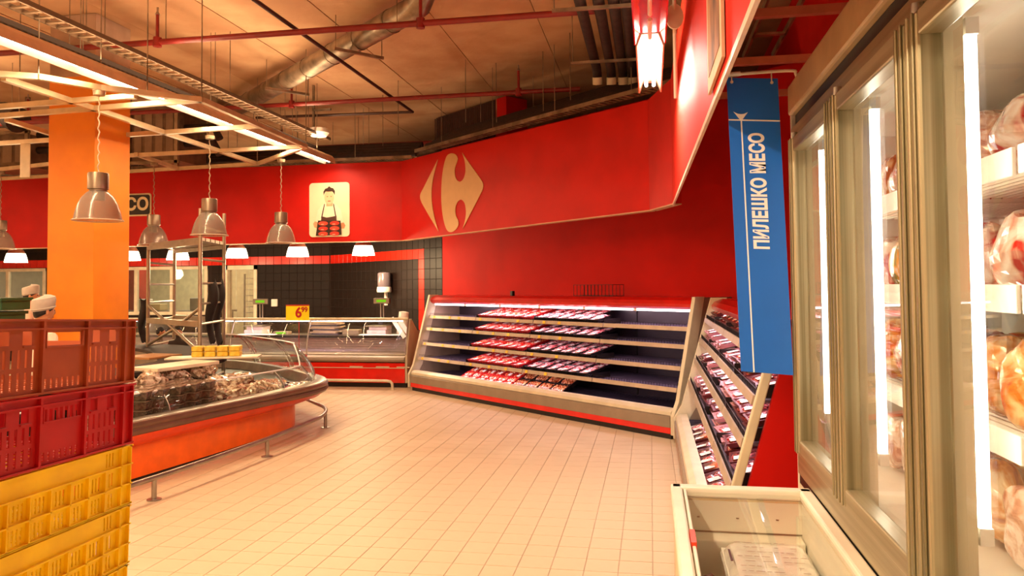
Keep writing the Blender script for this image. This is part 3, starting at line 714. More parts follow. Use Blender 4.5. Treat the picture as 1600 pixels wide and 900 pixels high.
# ---- goods in the island well
def wellpt(i, t): a = rimc[int(i)]; b = innc[int(i)]; f_ = i-int(i); a2 = rimc[min(int(i)+1,N-1)]; b2 = innc[min(int(i)+1,N-1)]; a = a.lerp(a2, f_); b = b.lerp(b2, f_); return a.lerp(b, t)
PUN = mat('smoky_punnet', '#4c3c34', .25, c2='#6a5648', scale=30, coat=.5)
PUNL = mat('punnet_lid', '#7a6858', .2, coat=.6)
def punnet():
    r = thing('food_punnet', 'x', 'punnet')
    MB().add([(-.05,-.06,0),(.05,-.06,0),(.05,.06,0),(-.05,.06,0),(-.062,-.075,.07),(.062,-.075,.07),(.062,.075,.07),(-.062,.075,.07)], [(3,2,1,0),(4,5,6,7),(0,1,5,4),(1,2,6,5),(2,3,7,6),(3,0,4,7)]).build('tub', PUN, r, bevel=.008)
    MB().box(-.066, .066, -.079, .079, .07, .078).build('lid', PUNL, r, bevel=.003)
    return r
PN = Rep(punnet())
for c in range(5):
    for rw in range(3):
        for h_ in range(4):
            p = wellpt(19.2+c*.95, .24+rw*.17)
            PN.put((p.x, p.y, .43+h_*.08), (0,0,.15+rnd.uniform(-.06,.06)), 'smoky food punnet on the island, %s stack from the crates, %s row, %s' % (ORD[c], ['front', 'middle', 'back'][rw], ['bottom', 'second up', 'third up', 'topmost'][h_]), 'stacked punnets in the island well')
def crumpled(w, d, h, seed, m, name, label, cat):
    r_ = random.Random(seed); mb = MB(); n = 12; mm_ = 8; vs = []; fs = []
    for i in range(mm_+1):
        ph = PI*i/mm_
        for k in range(n):
            th = 2*PI*k/n; q = 1+r_.uniform(-.25,.22)
            sx = abs(math.cos(th))**.6*math.copysign(1, math.cos(th)); sy = abs(math.sin(th))**.6*math.copysign(1, math.sin(th))
            vs.append((w/2*math.sin(ph)**.6*sx*q, d/2*math.sin(ph)**.6*sy*q, h/2+h/2*math.cos(ph)*(q if 0 < i < mm_ else 1)))
    for i in range(mm_):
        for k in range(n): fs.append((i*n+k, i*n+(k+1)%n, (i+1)*n+(k+1)%n, (i+1)*n+k))
    o = mb.add(vs, fs).build(name, m, None)
    return tag(o, label, cat)
BAG = meatmat('clear_bag_of_snacks', '#7a5c48', '#b8a086', '#e0d0bc', 16)
BAGR = meatmat('dark_red_packs', '#3a140c', '#8a3824', '#d0a890', 26)
bags = [crumpled(.2, .24, .12, s_, BAG, 'food_bag', 'crumpled clear bag of food heaped in the island well', 'bag') for s_ in range(4)]
redb = [crumpled(.18, .2, .1, s_+9, BAGR, 'food_bag', 'dark red wrapped meat pack heaped along the front of the island well', 'bag') for s_ in range(3)]
used = set()
def putobj(o, loc, rot, label=None, group=None, scale=None):
    if o.name in used: o = o.copy(); COL.objects.link(o)
    else: used.add(o.name)
    o.location = loc; o.rotation_euler = rot
    if label: o['label'] = label
    if group: o['group'] = group
    if scale: o.scale = (scale,)*3 if not isinstance(scale, tuple) else scale
    return o
for k in range(34):
    i = 18.5+(k % 12)*1.05+rnd.uniform(-.3,.3); t = .34+.2*(k//12)+rnd.uniform(-.05,.05)
    if i < 24.5 and t < .5: t += .3
    p = wellpt(i, min(t, .82)); putobj(rnd.choice(bags), (p.x, p.y, .46+.11*(k//12)+rnd.uniform(0,.06)), (rnd.uniform(-.4,.4), rnd.uniform(-.4,.4), rnd.uniform(0,3)), None, 'crumpled bags heaped in the island well')
for k in range(22):
    i = 24.6+(k % 11)*.72; t = .24+.15*(k//11)
    p = wellpt(i, t); putobj(rnd.choice(redb), (p.x, p.y, .44+.08*(k//11)), (rnd.uniform(-.3,.3), rnd.uniform(-.3,.3), rnd.uniform(0,3)), None, 'dark red packs along the front of the island well')
# dark trays with sausages round the far end
for k in range(10):
    p = wellpt(34+k*1.5, .45 if k % 2 else .65)
    P_saus.put((p.x, p.y, .47), (0,0,rnd.uniform(0,1)), 'black tray of dark sausages at the rounded far end of the island', 'sausage trays at the far end of the island')
for k in range(5):
    p = wellpt(36+k*2.2, .28); P_dark.put((p.x, p.y, .46), (0,0,.5*k), 'wrapped meat tray lying at the glass of the rounded island end', 'meat trays at the rounded island end')
# boards and yellow packs on the ledge
CUT = mat('cutting_board_white', '#e8dcc0', .4)
def ledge_board(i0_, t, w_, h_, m, nm, label, cat, L_=.9, z=.841):
    a = wellpt(i0_, t); b = wellpt(i0_+2, t); ang_ = math.atan2(b.y-a.y, b.x-a.x)
    return tag(MB().box(-L_/2, L_/2, -w_/2, w_/2, 0, h_, Matrix.Translation((a.x, a.y, z)) @ Matrix.Rotation(ang_, 4, 'Z')).build(nm, m, bevel=.004), label, cat)
def board(px, py, L_, w_, h_, m, nm, label, ang_):
    p = onz(px, py, .86); return tag(MB().box(-L_/2, L_/2, -w_/2, w_/2, 0, h_, Matrix.Translation((p.x, p.y, .841)) @ Matrix.Rotation(ang_, 4, 'Z')).build(nm, m, bevel=.005), label, 'cutting board')
board(276, 571, .8, .36, .035, CUT, 'cutting_board', 'large white cutting board on the dark island worktop', 1.35)
board(236, 556, .5, .45, .025, mat('worn_wood', '#a87848', .5), 'wooden_board', 'brown wooden board behind the white cutting board on the island', 1.4)
p0 = onz(342, 556, .865)
tag(MB().box(-.55, .45, -.16, .16, 0, .02, Matrix.Translation((p0.x, p0.y, .842)) @ Matrix.Rotation(.35, 4, 'Z')).build('white_tray', CUT, bevel=.004), 'long white tray under the yellow packs on the island', 'tray')
YP = mat('yellow_pack', '#d8b020', .4, c2='#e8cc50', scale=20)
yp = MB().box(-.06, .06, -.08, .08, 0, .058).build('yellow_pack', YP, bevel=.012); tag(yp, 'x', 'food pack')
for k in range(8):
    q = Matrix.Translation((p0.x, p0.y, .863)) @ Matrix.Rotation(.35, 4, 'Z') @ Vector((-.22+(k % 4)*.135, rnd.uniform(-.01,.01), (k//4)*.06))
    putobj(yp, q, (0,0,.35+rnd.uniform(-.08,.08)), '%s yellow pack on the white island tray, %s from left' % (['lower', 'upper'][k//4], ORD[k % 4]), 'yellow packs on the island')

# ================================================================== SCAFFOLD TOWER
SCM = mat('scaffold_tube', '#a89c88', .35, .7)
PB = onz(313, 379, 2.2); PC_ = onz(350, 386, 2.2)
ex = Vector((PC_.x-PB.x, PC_.y-PB.y, 0)).normalized(); ey = Vector((-ex.y, ex.x, 0)); ey = ey if ey.x < 0 else -ey
PA = PB+ey*1.15; PD = PA+Vector((PC_.x-PB.x, PC_.y-PB.y, 0))
# keep the posts under the traced pixel columns
pa = onz(232, 388, 2.2); dl = Vector((pa.x-PB.x, pa.y-PB.y, 0)); PA = Vector((PB.x, PB.y, 2.2))+dl
PD = PA+Vector((PC_.x-PB.x, PC_.y-PB.y, 0))
sf = thing('scaffold_tower', 'mobile steel scaffold tower with platform and ladder rungs behind the island', 'scaffold', (PB.x, PB.y, 0))
def post(p, top): return MB().tube([(p.x,p.y,.08),(p.x,p.y,top)], .024, 8).build('post', SCM, sf, smooth=True)
for p, tp in ((PA,2.2),(PB,2.62),(PC_,2.66),(PD,2.2)):
    post(p, tp); MB().lathe([(0,0),(.05,0),(.05,.08),(0,.09)], 12, (p.x,p.y,0)).build('caster', BLACK, sf)
def rung(a, b, z): MB().tube([(a.x,a.y,z),(b.x,b.y,z)], .016, 6).build('rung', SCM, sf, smooth=True)
for z in (.5,.85,1.2,1.45,1.7,2.0,2.4): rung(PB, PC_, z)
for z in (.5,.85,1.2,1.45,1.7,2.0): rung(PA, PD, z)
for a, b in ((PA,PB),(PD,PC_)):
    MB().bar((a.x,a.y,2.2),(b.x,b.y,2.2),.05).build('ledger', SCM, sf)
    MB().bar((a.x,a.y,1.2),(b.x,b.y,1.2),.04,.07).build('ledger', SCM, sf)
MB().tube([(PA.x,PA.y,1.41),((PA.x+PB.x)/2,(PA.y+PB.y)/2,1.13),(PB.x,PB.y,.85)], .02, 8).build('brace', SCM, sf)
MB().tube([(PB.x,PB.y,1.40),((PA.x+PB.x)/2+.03,(PA.y+PB.y)/2+.03,1.13),(PA.x,PA.y,.86)], .02, 8).build('brace', SCM, sf)
ct = (PA+PC_)/2
pl = MB(); dvec = PB-PA; wv = PC_-PB
for k in range(5):
    a = PA+wv*(k/5+.02); b = PA+wv*((k+1)/5-.02)
    pl.add([(a.x,a.y,2.23),(b.x,b.y,2.23),(b.x+dvec.x,b.y+dvec.y,2.23),(a.x+dvec.x,a.y+dvec.y,2.23),(a.x,a.y,2.27),(b.x,b.y,2.27),(b.x+dvec.x,b.y+dvec.y,2.27),(a.x+dvec.x,a.y+dvec.y,2.27)], [(3,2,1,0),(4,5,6,7),(0,1,5,4),(1,2,6,5),(2,3,7,6),(3,0,4,7)])
pl.build('platform', SCM, sf)
CLOTH = mat('black_cloth', '#1c1512', .8, bump=.3, bscale=12)
def hang(p, z0, z1, w_, label):
    rows = []
    for i in range(15):
        t = i/14; z = z1-(z1-z0)*t
        rows.append([(p.x+w_*(.5+.3*math.sin(t*5))*math.cos(a)*.5+.03*math.sin(t*7), p.y+.07*math.sin(a), z+.03*math.sin(a*2)) for a in [2*PI*k/12 for k in range(12)]])
    o = MB().strip(rows, closed=True).build('hanging_jacket', CLOTH, smooth=True)
    return tag(o, label, 'jacket')
q = PB.lerp(PC_, .45); hang(Vector((q.x, q.y, 0)), .95, 1.72, .17, 'black jacket hanging on the inner side of the scaffold rungs')
q = PB.lerp(PC_, .95); hang(Vector((q.x, q.y-.1, 0)), .9, 1.74, .15, 'black jacket hanging beside the right scaffold post')
q = PA.lerp(PD, .35); hang(Vector((q.x-.12, q.y-.15, 0)), .9, 1.5, .16, 'black cloth hanging at the left scaffold post beside the pillar')

# ================================================================== PEOPLE
SKIN = mat('skin', '#c98a62', .5, var=.04); HAIR = mat('dark_hair', '#1a100c', .6, bump=.4, bscale=80)
def person(label, loc, rot, h, shirt, trousers, hair=HAIR, cap=None, arms=((.14,-.22,.62),(.14,-.22,.62)), lean=0):
    r = thing('person', label, 'person', loc, rot)
    M = ROOTM[r.name] @ Matrix.Scale(h/1.75, 4)
    # skeleton: facing -y
    V = [(0,0,.95),(0,0,1.15),(0,-.01,1.34),(0,0,1.44),(0,-.015,1.52),(0,-.02,1.60)]
    R_ = [.15,.135,.15,.07,.055,.075]
    E_ = [(0,1),(1,2),(2,3),(3,4),(4,5)]
    def ad(p, rr, par): V.append(p); R_.append(rr); E_.append((par, len(V)-1)); return len(V)-1
    for sx, ar in ((-1,arms[0]),(1,arms[1])):
        a = ad((sx*.17,.0,1.38),.065,2); e = ad((sx*.24,.0,1.12),.045,a); wv_ = ad((sx*ar[0]+sx*.06, ar[1]-.02, 1.12+.0 if ar[2] > .6 else .9),.034,e); ad((sx*ar[0]+sx*.05, ar[1]-.10, 1.11 if ar[2] > .6 else .82),.03,wv_)
        hp = ad((sx*.09,0,.90),.10,0); kn = ad((sx*.10,-.01,.50),.065,hp); an = ad((sx*.10,.01,.09),.045,kn); ad((sx*.11,-.13,.04),.035,an)
    me = bpy.data.meshes.new('body'); me.from_pydata([tuple(M.inverted() @ M @ Vector(v)*(h/1.75)) for v in V], E_, [])
    me.materials.append(shirt)
    o = bpy.data.objects.new('body', me); COL.objects.link(o); o.parent = r; ROOTM[o.name] = ROOTM[r.name]
    sk = o.modifiers.new('skin', 'SKIN'); 
    for i, s_ in enumerate(me.skin_vertices[0].data): s_.radius = (R_[i]*h/1.75, R_[i]*h/1.75*(.75 if i in (0,1,2) else 1)); s_.use_root = (i == 0)
    sb = o.modifiers.new('sub', 'SUBSURF'); sb.levels = 2; sb.render_levels = 2
    # head with face
    S = lambda prof_pts: prof_pts
    def ell(mb, c, rx, ry, rz, n=20, m=14, nose=False, cut=None):
        rows = []
        for i in range(m+1):
            ph = PI*i/m; row = []
            for k in range(n):
                th = 2*PI*k/n; x = rx*math.sin(ph)*math.cos(th); y = ry*math.sin(ph)*math.sin(th); z = rz*math.cos(ph)
                if nose and y < 0 and z < 0: x *= 1-.25*(-z/rz)
                row.append(M @ Vector((c[0]+x, c[1]+y, c[2]+z)))
            rows.append(row)
        mb.strip(rows, closed=True); return mb
    hd = ell(MB(), (0,-.02,1.635), .076, .095, .115, nose=True)
    ell(hd, (0,-.118,1.625), .014, .018, .026, 8, 6)                      # nose
    for sx in (-1,1): ell(hd, (sx*.077,-.01,1.63), .012, .02, .032, 8, 6)   # ears
    hd.build('head', SKIN, r, smooth=True)
    ey_ = MB()
    for sx in (-1,1): ell(ey_, (sx*.03,-.104,1.645), .012, .008, .007, 8, 6)
    ey_.build('eyes', BLACK, r); mt = ell(MB(), (0,-.106,1.575), .024, .008, .007, 8, 6); mt.build('mouth', mat('lips', '#a04a3a', .5), r)
    # hair: shell over the top and back
    hr = MB(); rows = []
    for i in range(9):
        ph = PI*.62*i/8; row = []
        for k in range(20):
            th = 2*PI*k/20; back = .5+.5*math.sin(th); pp = ph*(.62+.5*back)
            row.append(M @ Vector((.084*math.sin(pp)*math.cos(th), -.015+.104*math.sin(pp)*math.sin(th), 1.642+.122*math.cos(pp))))
        rows.append(row)
    hr.strip(rows, closed=True).build('hair', hair, r, smooth=True, solid=.012)
    # hands with five fingers
    for sx, ar in ((-1,arms[0]),(1,arms[1])):
        zz = 1.11 if ar[2] > .6 else .82; c0 = Vector((sx*ar[0]+sx*.05, ar[1]-.12, zz)); hm = MB()
        ell(hm, c0, .038, .045, .016, 10, 6)
        for f_ in range(4):
            b = c0+Vector((-.027+.018*f_, -.035, 0)); L_ = (.065,.075,.07,.055)[f_]
            hm.tube([M @ b, M @ (b+Vector((0,-L_*.5,.004))), M @ (b+Vector((0,-L_*.9,-.014)))], .008, 6, radii=[.009,.008,.006])
        b = c0+Vector((-sx*.035,-.0,0)); hm.tube([M @ b, M @ (b+Vector((-sx*.02,-.03,.0))), M @ (b+Vector((-sx*.022,-.055,-.008)))], .009, 6, radii=[.011,.009,.007])
        hm.build('hand', SKIN, r, smooth=True)
    if trousers:
        tr_ = MB()
        for sx in (-1,1):
            tr_.tube([M @ Vector((sx*.075,0,.98)), M @ Vector((sx*.09,0,.86)), M @ Vector((sx*.10,-.01,.50)), M @ Vector((sx*.10,.01,.10))], .1, 12, radii=[v*h/1.75 for v in (.12,.125,.085,.07)])
        tr_.build('trousers', trousers, r, smooth=True)
    if cap:
        cp_ = MB(); rows = []
        for (rr, z) in ((.098,1.655),(.104,1.70),(.108,1.745),(.10,1.775),(.06,1.79),(.0,1.792)):
            rows.append([M @ Vector((rr*.92*math.cos(2*PI*k/20), -.012+rr*1.08*math.sin(2*PI*k/20)+.0, z+.02*math.sin(2*PI*k/20)*-1)) for k in range(20)])
        cp_.strip(rows, closed=True).build('cap', cap, r, smooth=True)
        cp2 = MB().tube([M @ Vector((.1*.94*math.cos(2*PI*k/20), -.012+.108*math.sin(2*PI*k/20), 1.672-.02*math.sin(2*PI*k/20))) for k in range(20)], .008*h/1.75, 6, closed=True); cp2.build('cap_band', mat('cap_band', '#b0a698', .7), r, smooth=True)
    return r
CAPM = mat('white_cloth', '#bcb0a4', .8, bump=.2, bscale=30); COAT = mat('butcher_coat', '#e0cdb8', .8)
def ground(px, y): p = ony(px, 500, y); return (p.x, p.y, 0)
person('person in a white cap and dark hair, only the head showing over the brown crate', ground(66, 6.1), PI-.35, 1.545, COAT, mat('dark_trousers', '#2a2420', .8), cap=CAPM)
person('person in white coat and white hat walking behind the pillar by the serving window', ground(46, 9.4), 2.2, 1.66, mat('pale_pink_coat', '#e0b8a0', .8), mat('pale_trousers', '#cbb8a0', .8), cap=CAPM)
person('small figure with dark hair and dark jacket standing behind the yellow packs', ground(279, 10.2), .6, 1.08, mat('dark_jacket', '#3c3028', .8), mat('dark_trousers', '#2a2420', .8))  # child-size figures built for two indistinct dark shapes
person('small figure with dark hair and brown jacket standing nearer the pillar behind the island', ground(250, 10.4), 2.2, 1.06, mat('brown_jacket', '#5a4638', .8), mat('dark_trousers', '#2a2420', .8))
g = ground(8, 7.4)
gc = thing('green_crate', 'dark green plastic crate at the far left behind the brown crate', 'crate', (g[0], g[1], 1.3))
GRN = mat('green_plastic', '#1c4a2c', .5)
for z0 in (1.27, 1.42): 
    MB().box(g[0]-.35, g[0]+.14-(.06 if z0 < 1.4 else 0), g[1]-.2, g[1]+.2, z0, z0+.13).build('crate_body', GRN, gc, bevel=.01)
    MB().box(g[0]-.37, g[0]+.16-(.06 if z0 < 1.4 else 0), g[1]-.22, g[1]+.22, z0+.10, z0+.135).build('crate_rim', GRN, gc, bevel=.006)
cr_ = thing('roll_cart', 'steel cart carrying the green crate', 'cart', (g[0], g[1], 0))
MB().box(g[0]-.4, g[0]+.15, g[1]-.25, g[1]+.25, 1.24, 1.268).build('cart_shelf', STEEL, cr_)
for sx in (-.38, .13):
    for sy in (-.23, .23): MB().box(g[0]+sx-.015, g[0]+sx+.015, g[1]+sy-.015, g[1]+sy+.015, 0, 1.24).build('leg', STEEL, cr_)

# ================================================================== CRATE STACK
CO = Vector((-1.52, 2.08, 1.56)); CANG = math.radians(90+5.9)          # far right top corner; local x runs toward the camera
LC, WC, HC = .64, .44, .186
tiltM = Matrix.Rotation(math.atan2(.026, .56), 4, 'Y')
def holes_panel(mb, L_, H_, holes, y0, y1):
    xs = sorted({0, L_, *[h[0] for h in holes], *[h[1] for h in holes]}); zs = sorted({0, H_, *[h[2] for h in holes], *[h[3] for h in holes]})
    xs = [x for x in xs if -1e-6 <= x <= L_+1e-6]; zs = [z for z in zs if -1e-6 <= z <= H_+1e-6]
    for a, b in zip(zs[:-1], zs[1:]):
        if b-a < 1e-5: continue
        run = None
        for c, d in zip(xs[:-1], xs[1:]):
            if d-c < 1e-6: continue
            mx, mz = (c+d)/2, (a+b)/2
            hol = any(h[0] < mx < h[1] and h[2] < mz < h[3] for h in holes)
            if not hol: run = (run[0], d) if run else (c, d)
            elif run: mb.box(run[0], run[1], y0, y1, a, b); run = None
        if run: mb.box(run[0], run[1], y0, y1, a, b)
    return mb
def crate(kind, m, label):
    r = thing('plastic_crate', label, 'crate'); H_ = HC-.004
    def long_side():
        ho = []
        if kind != 'yellow':
            ribs = [.056, .232, .408, .584]
            def slots(a, b, n, z0, z1, ww=.009):
                st_ = (b-a)/n
                for k in range(n): ho.append((a+st_*(k+.5)-ww/2, a+st_*(k+.5)+ww/2, z0, z1))
            for a, b in ((.072, .220), (.420, .568)):
                ho.append((a+.02, a+.052, H_*.66, H_*.84)); ho.append((b-.052, b-.02, H_*.66, H_*.84))
                slots(a, b, 6, H_*.37, H_*.60); slots(a, b, 6, H_*.08, H_*.31)
            if kind == 'brown': ho.append((.252, .388, H_*.64, H_*.82))
            else: slots(.250, .390, 7, H_*.62, H_*.80, .012)
            slots(.245, .395, 7, H_*.07, H_*.20)
        else:
            ribs = [.056+.0754*k for k in range(8)]
            for rw in range(3):
                for b_ in range(7):
                    if rw == 2 and 1 <= b_ <= 5: continue
                    a = .056+.0754*b_+.012
                    for k in range(4 if b_ not in (0,6) else 3): ho.append((a+k*.0145, a+k*.0145+.0065, H_*(rw/3+.05), H_*(rw/3+.27)))
        p = holes_panel(MB(), LC, H_, ho, .010, .013)
        rb = MB()
        for x in ribs:
            if kind == 'yellow':
                inner = .12 < x < .52
                rb.box(x-.0025, x+.0025, 0, .0102, 0, H_*(.66 if inner else 1))
            else: rb.box(x-.004, x+.004, 0, .0102, 0, H_)
        if kind == 'yellow':
            for rw in range(4): z = min(H_-.004, H_*rw/3); rb.box(0, LC, 0, .0102, z, z+.004)
        else:
            rb.box(0, LC, -.002, .0102, H_-.005, H_); rb.box(0, LC, 0, .0102, H_*.87-.002, H_*.87+.002); rb.box(0, LC, .002, .0102, 0, .006)
            for a in (.072, .420):
                for q in (a+.016, a+.098-.002): rb.box(q, q+.038, .005, .0102, H_*.63, H_*.65)
            rb.box(.245, .395, .004, .0102, H_*.61, H_*.63); rb.box(.245, .248, .004, .0102, H_*.61, H_*.84); rb.box(.392, .395, .004, .0102, H_*.61, H_*.84)
        return p, rb
    for flip in (0, 1):
        p, rb = long_side()
        F = Matrix() if not flip else Matrix.Translation((LC, WC, 0)) @ Matrix.Rotation(PI, 4, 'Z')
        p.v = [F @ v for v in p.v]; rb.v = [F @ v for v in rb.v]
        sp = p.build('side_panel', m, r); rb.build('ribs', m, sp)
        e = MB(); ho = []
        for k in range(10): ho.append((.04+k*.037, .055+k*.037, H_*.1, H_*.55))
        ho.append((.14, .30, H_*.66, H_*.82))
        holes_panel(e, WC, H_, ho, 0, .004); e.box(0, WC, -.006, .004, H_-.006, H_)
        G = (Matrix.Translation((.012, 0, 0)) @ Matrix.Rotation(PI/2, 4, 'Z')) if not flip else (Matrix.Translation((LC-.012, WC, 0)) @ Matrix.Rotation(-PI/2, 4, 'Z'))
        e.v = [G @ v for v in e.v]; e.build('end_panel', m, r)
    b = MB(); ho = []
    for i in range(12):
        for j in range(8): ho.append((.04+i*.048, .075+i*.048, .03+j*.05, .065+j*.05))
    xs = holes_panel(b, LC, WC, ho, 0, .004); b.v = [Vector((v.x, v.z, v.y+.002)) for v in b.v]; b.build('base_grid', m, r)
    return r
stack = [('brown', BROWNC, 'terracotta brown plastic crate on top of the tall stack at left'),
         ('red', REDC, 'crimson plastic crate directly under the brown one in the stack'),
         ('yellow', YELLOW, 'yellow slatted crate directly under the crimson one'),
         ('yellow', YELLOW, 'second yellow slatted crate down in the stack'),
         ('yellow', YELLOW, 'third yellow slatted crate down in the stack'),
         ('yellow', YELLOW, 'fourth yellow slatted crate down in the stack'),
         ('yellow', YELLOW, 'fifth yellow slatted crate, the bottom of the stack')]
# local frame: x toward the camera along the face, y away from the aisle (to the left), z up
# the face direction toward the camera is (.103,-.995); left of it away from the aisle is (-.995,-.103)
X_ = Vector((.103, -.995, .0464)).normalized(); Y_ = Vector((.995, .103, 0)).normalized(); Z_ = X_.cross(Y_).normalized(); Y_ = Z_.cross(X_)
SM = Matrix(((X_.x,Y_.x,Z_.x,0),(X_.y,Y_.y,Z_.y,0),(X_.z,Y_.z,Z_.z,0),(0,0,0,1)))
CO = CO - Y_*WC
yproto = None; hts = [.19, .18, .175, .17, .17, .17, .17]; cur = 0
for k, (kd, m, lb) in enumerate(stack):
    if kd == 'yellow':
        if yproto is None: yproto = crate(kd, m, lb); r = yproto
        else: r = copy_tree(yproto); r['label'] = lb
    else: r = crate(kd, m, lb)
    cur += hts[k]
    o_ = CO - Z_*cur + (X_*rnd.uniform(-.002,.002))
    T = SM.copy(); T.translation = o_
    sc_ = (hts[k])/HC
    r.matrix_world = T @ Matrix.Diagonal((1,1,sc_,1))
bot = CO - Z_*cur
dl_ = thing('crate_dolly', 'sloping dolly carrying the stack of crates', 'dolly', (bot.x, bot.y, 0))
T = SM.copy(); T.translation = bot
MB().box(-.01, LC+.01, -.01, WC+.01, -.03, -.001, T).build('deck', mat('grey_dolly', '#6a6460', .6), dl_, bevel=.004)
for x in (.06, LC-.06):
    for y in (.06, WC-.06):
        q = T @ Vector((x, y, -.03)); MB().box(q.x-.02, q.x+.02, q.y-.02, q.y+.02, .08, q.z).build('leg', STEEL, dl_); MB().lathe([(0,-.02),(.04,-.02),(.04,.02),(0,.02)], 14, M=Matrix.Translation((q.x, q.y, .04)) @ Matrix.Rotation(PI/2, 4, 'Y')).build('wheel', BLACK, dl_)

# ================================================================== UPRIGHT FREEZER
XF = .65; YE = 3.72; YN = -1.2
INW = mat('freezer_white', '#efebdc', .35, var=.02)
fz = thing('display_freezer', 'tall cream glass door freezer cabinet along the right side', 'freezer', (1.1, 1.3, 0))
MB().box(XF+.03, 1.55, YN, YE-.02, 2.32, 2.56).build('header_box', CREAM, fz, bevel=.01)
MB().box(XF-.01, XF+.03, YN, YE, 2.42, 2.56).build('header_face', mat('warm_cream', '#cdb890', .35), fz, bevel=.012)
MB().box(XF+.02, XF+.03, YN, YE-.02, 2.36, 2.42).build('dark_recess', BLACK, fz)
MB().box(XF+.0, XF+.05, YN, YE-.01, 2.29, 2.36).build('top_rail', CHAMPH, fz, bevel=.006)
MB().box(XF+.0, 1.55, YE-.02, YE, .02, 2.56).build('end_panel', CREAMW, fz, bevel=.004)
MB().box(1.50, 1.55, YN, YE-.02, .5, 2.32).build('back_panel', INW, fz)
MB().box(XF+.02, 1.5, YN, YE-.02, .02, .78).build('lower_cabinet', CREAM, fz)
MB().box(XF+.0, XF+.05, YN, YE-.01, .78, .90).build('bottom_rail', CHAMPH, fz, bevel=.006)
MB().box(XF+.005, XF+.02, YN, YE-.02, .74, .78).build('dark_gap', BLACK, fz)
MB().box(XF+.05, 1.5, YN, YE-.02, .78, .86).build('bottom_deck', INW, fz)
MB().box(XF+.05, 1.5, YN, YE-.02, 2.30, 2.32).build('inner_ceiling', INW, fz)
MB().box(XF+.05, 1.5, YE-.05, YE-.02, .86, 2.3).build('inner_end', INW, fz)
SHZ = (1.93, 1.60, 1.24)
bounds = [3.6, 2.8, 2.0, 1.2, .4, -.4, -1.2]
for k in range(6):
    y1_, y0_ = bounds[k], bounds[k+1]
    y1_ -= .006; y0_ += .006
    hgt0, hgt1 = .905, 2.285
    dr = MB().box(XF+.01, XF+.018, y0_+.06, y1_-.06, hgt0+.05, hgt1-.05).build('door', GLASSD, fz)
    f = MB()
    for a, b in ((y0_, y0_+.08), (y1_-.08, y1_)):
        MB().box(XF-.03, XF+.03, a, b, hgt0, hgt1).build('door_stile', CHAMP, dr, bevel=.008)
    MB().box(XF-.028, XF+.028, y0_+.078, y1_-.078, hgt0, hgt0+.06).build('door_rail', CHAMPH, dr, bevel=.006); MB().box(XF-.028, XF+.028, y0_+.078, y1_-.078, hgt1-.06, hgt1).build('door_rail', CHAMPH, dr, bevel=.006)
    g = MB()
    for a in (y0_+.012, y0_+.05, y1_-.026, y1_-.062): g.box(XF-.036, XF-.029, a, a+.014, hgt0, hgt1)
    g.build('frame_ridges', CHAMP, dr, bevel=.004)
    MB().box(XF-.031, XF-.026, y0_+.03, y0_+.045, 1.3, 1.9).build('grip_strip', STEEL, dr)
    MB().lathe([(0,0),(.016,0),(.016,.03),(0,.035)], 12, (XF-.01, y1_-.03, hgt1)).build('hinge', STEEL, dr, smooth=True)
    # mullion post and tube behind it
    MB().box(XF+.035, XF+.09, y1_-.03, y1_+.045, .86, 2.3).build('mullion', CREAM, fz, bevel=.004)
    ty = y1_+.006+(.0 if k else .02)
    tb = MB().tube([(.765, ty, 1.07), (.765, ty, 2.24)], .016, 10).build('light_tube', TUBEF, fz, smooth=True)
    MB().box(.75, .78, ty-.02, ty+.02, 1.03, 1.07).box(.75, .78, ty-.02, ty+.02, 2.24, 2.28).build('tube_holder', WHITEP, tb)
    for zi, z in enumerate(SHZ):
        s_ = MB()
        for q in range(18): s_.box(.88+q*.034, .888+q*.034, y0_+.01, y1_-.01, z-.012, z-.002)
        s_.box(.87, 1.48, y0_+.01, y0_+.03, z-.02, z-.012); s_.box(.87, 1.48, y1_-.03, y1_-.01, z-.02, z-.012)
        sh = s_.build('shelf', INW, fz); MB().box(.855, .868, y0_+.01, y1_-.01, z-.03, z+.04).build('shelf_front', INW, sh, bevel=.003)
# bags in the freezer
FB = [meatmat('bag_golden', '#a85a20', '#d89040', '#f0dcb0', 9), meatmat('bag_redwhite', '#b01c18', '#e0b8a0', '#f4ece0', 7), meatmat('bag_green', '#4a7a20', '#e0a030', '#f0e8d0', 8), meatmat('bag_clear_chicken', '#b06a48', '#d8a888', '#f0dccc', 12), meatmat('bag_orange', '#c84a10', '#e89030', '#f8e0a0', 8)]
fbn = ['golden', 'red and white', 'green and yellow', 'clear', 'orange']
fbags = [crumpled(.24, .16, .25, 30+k, FB[k], 'frozen_food_bag', 'x', 'bag') for k in range(5)]
for b in fbags: b['category'] = 'bag'; b.modifiers.new('sub', 'SUBSURF').render_levels = 1
sn = ['top', 'second', 'third']
for zi, z in enumerate(SHZ+(.872,)):
    for j in range(15):
        y = 3.45-j*.235; bidx = rnd.choice([[3,0,1],[4,2,1],[0,4,1],[3,0,4]][zi])
        for dd in (0, 1):
            putobj(fbags[bidx], (1.02+dd*.26, y+rnd.uniform(-.02,.02), z+.005), (rnd.uniform(-.1,.1), rnd.uniform(-.15,.1), PI/2+rnd.uniform(-.3,.3)),
               '%s frozen food bag, %s, %s row, %s from the far end' % (fbn[bidx], (sn[zi]+' freezer shelf') if zi < 3 else 'freezer bottom deck', RW[dd], ORD[j]), '%s bags on freezer level %s' % (fbn[bidx], ['one', 'two', 'three', 'four'][zi]), (1,1,rnd.uniform(.85,1.05)))

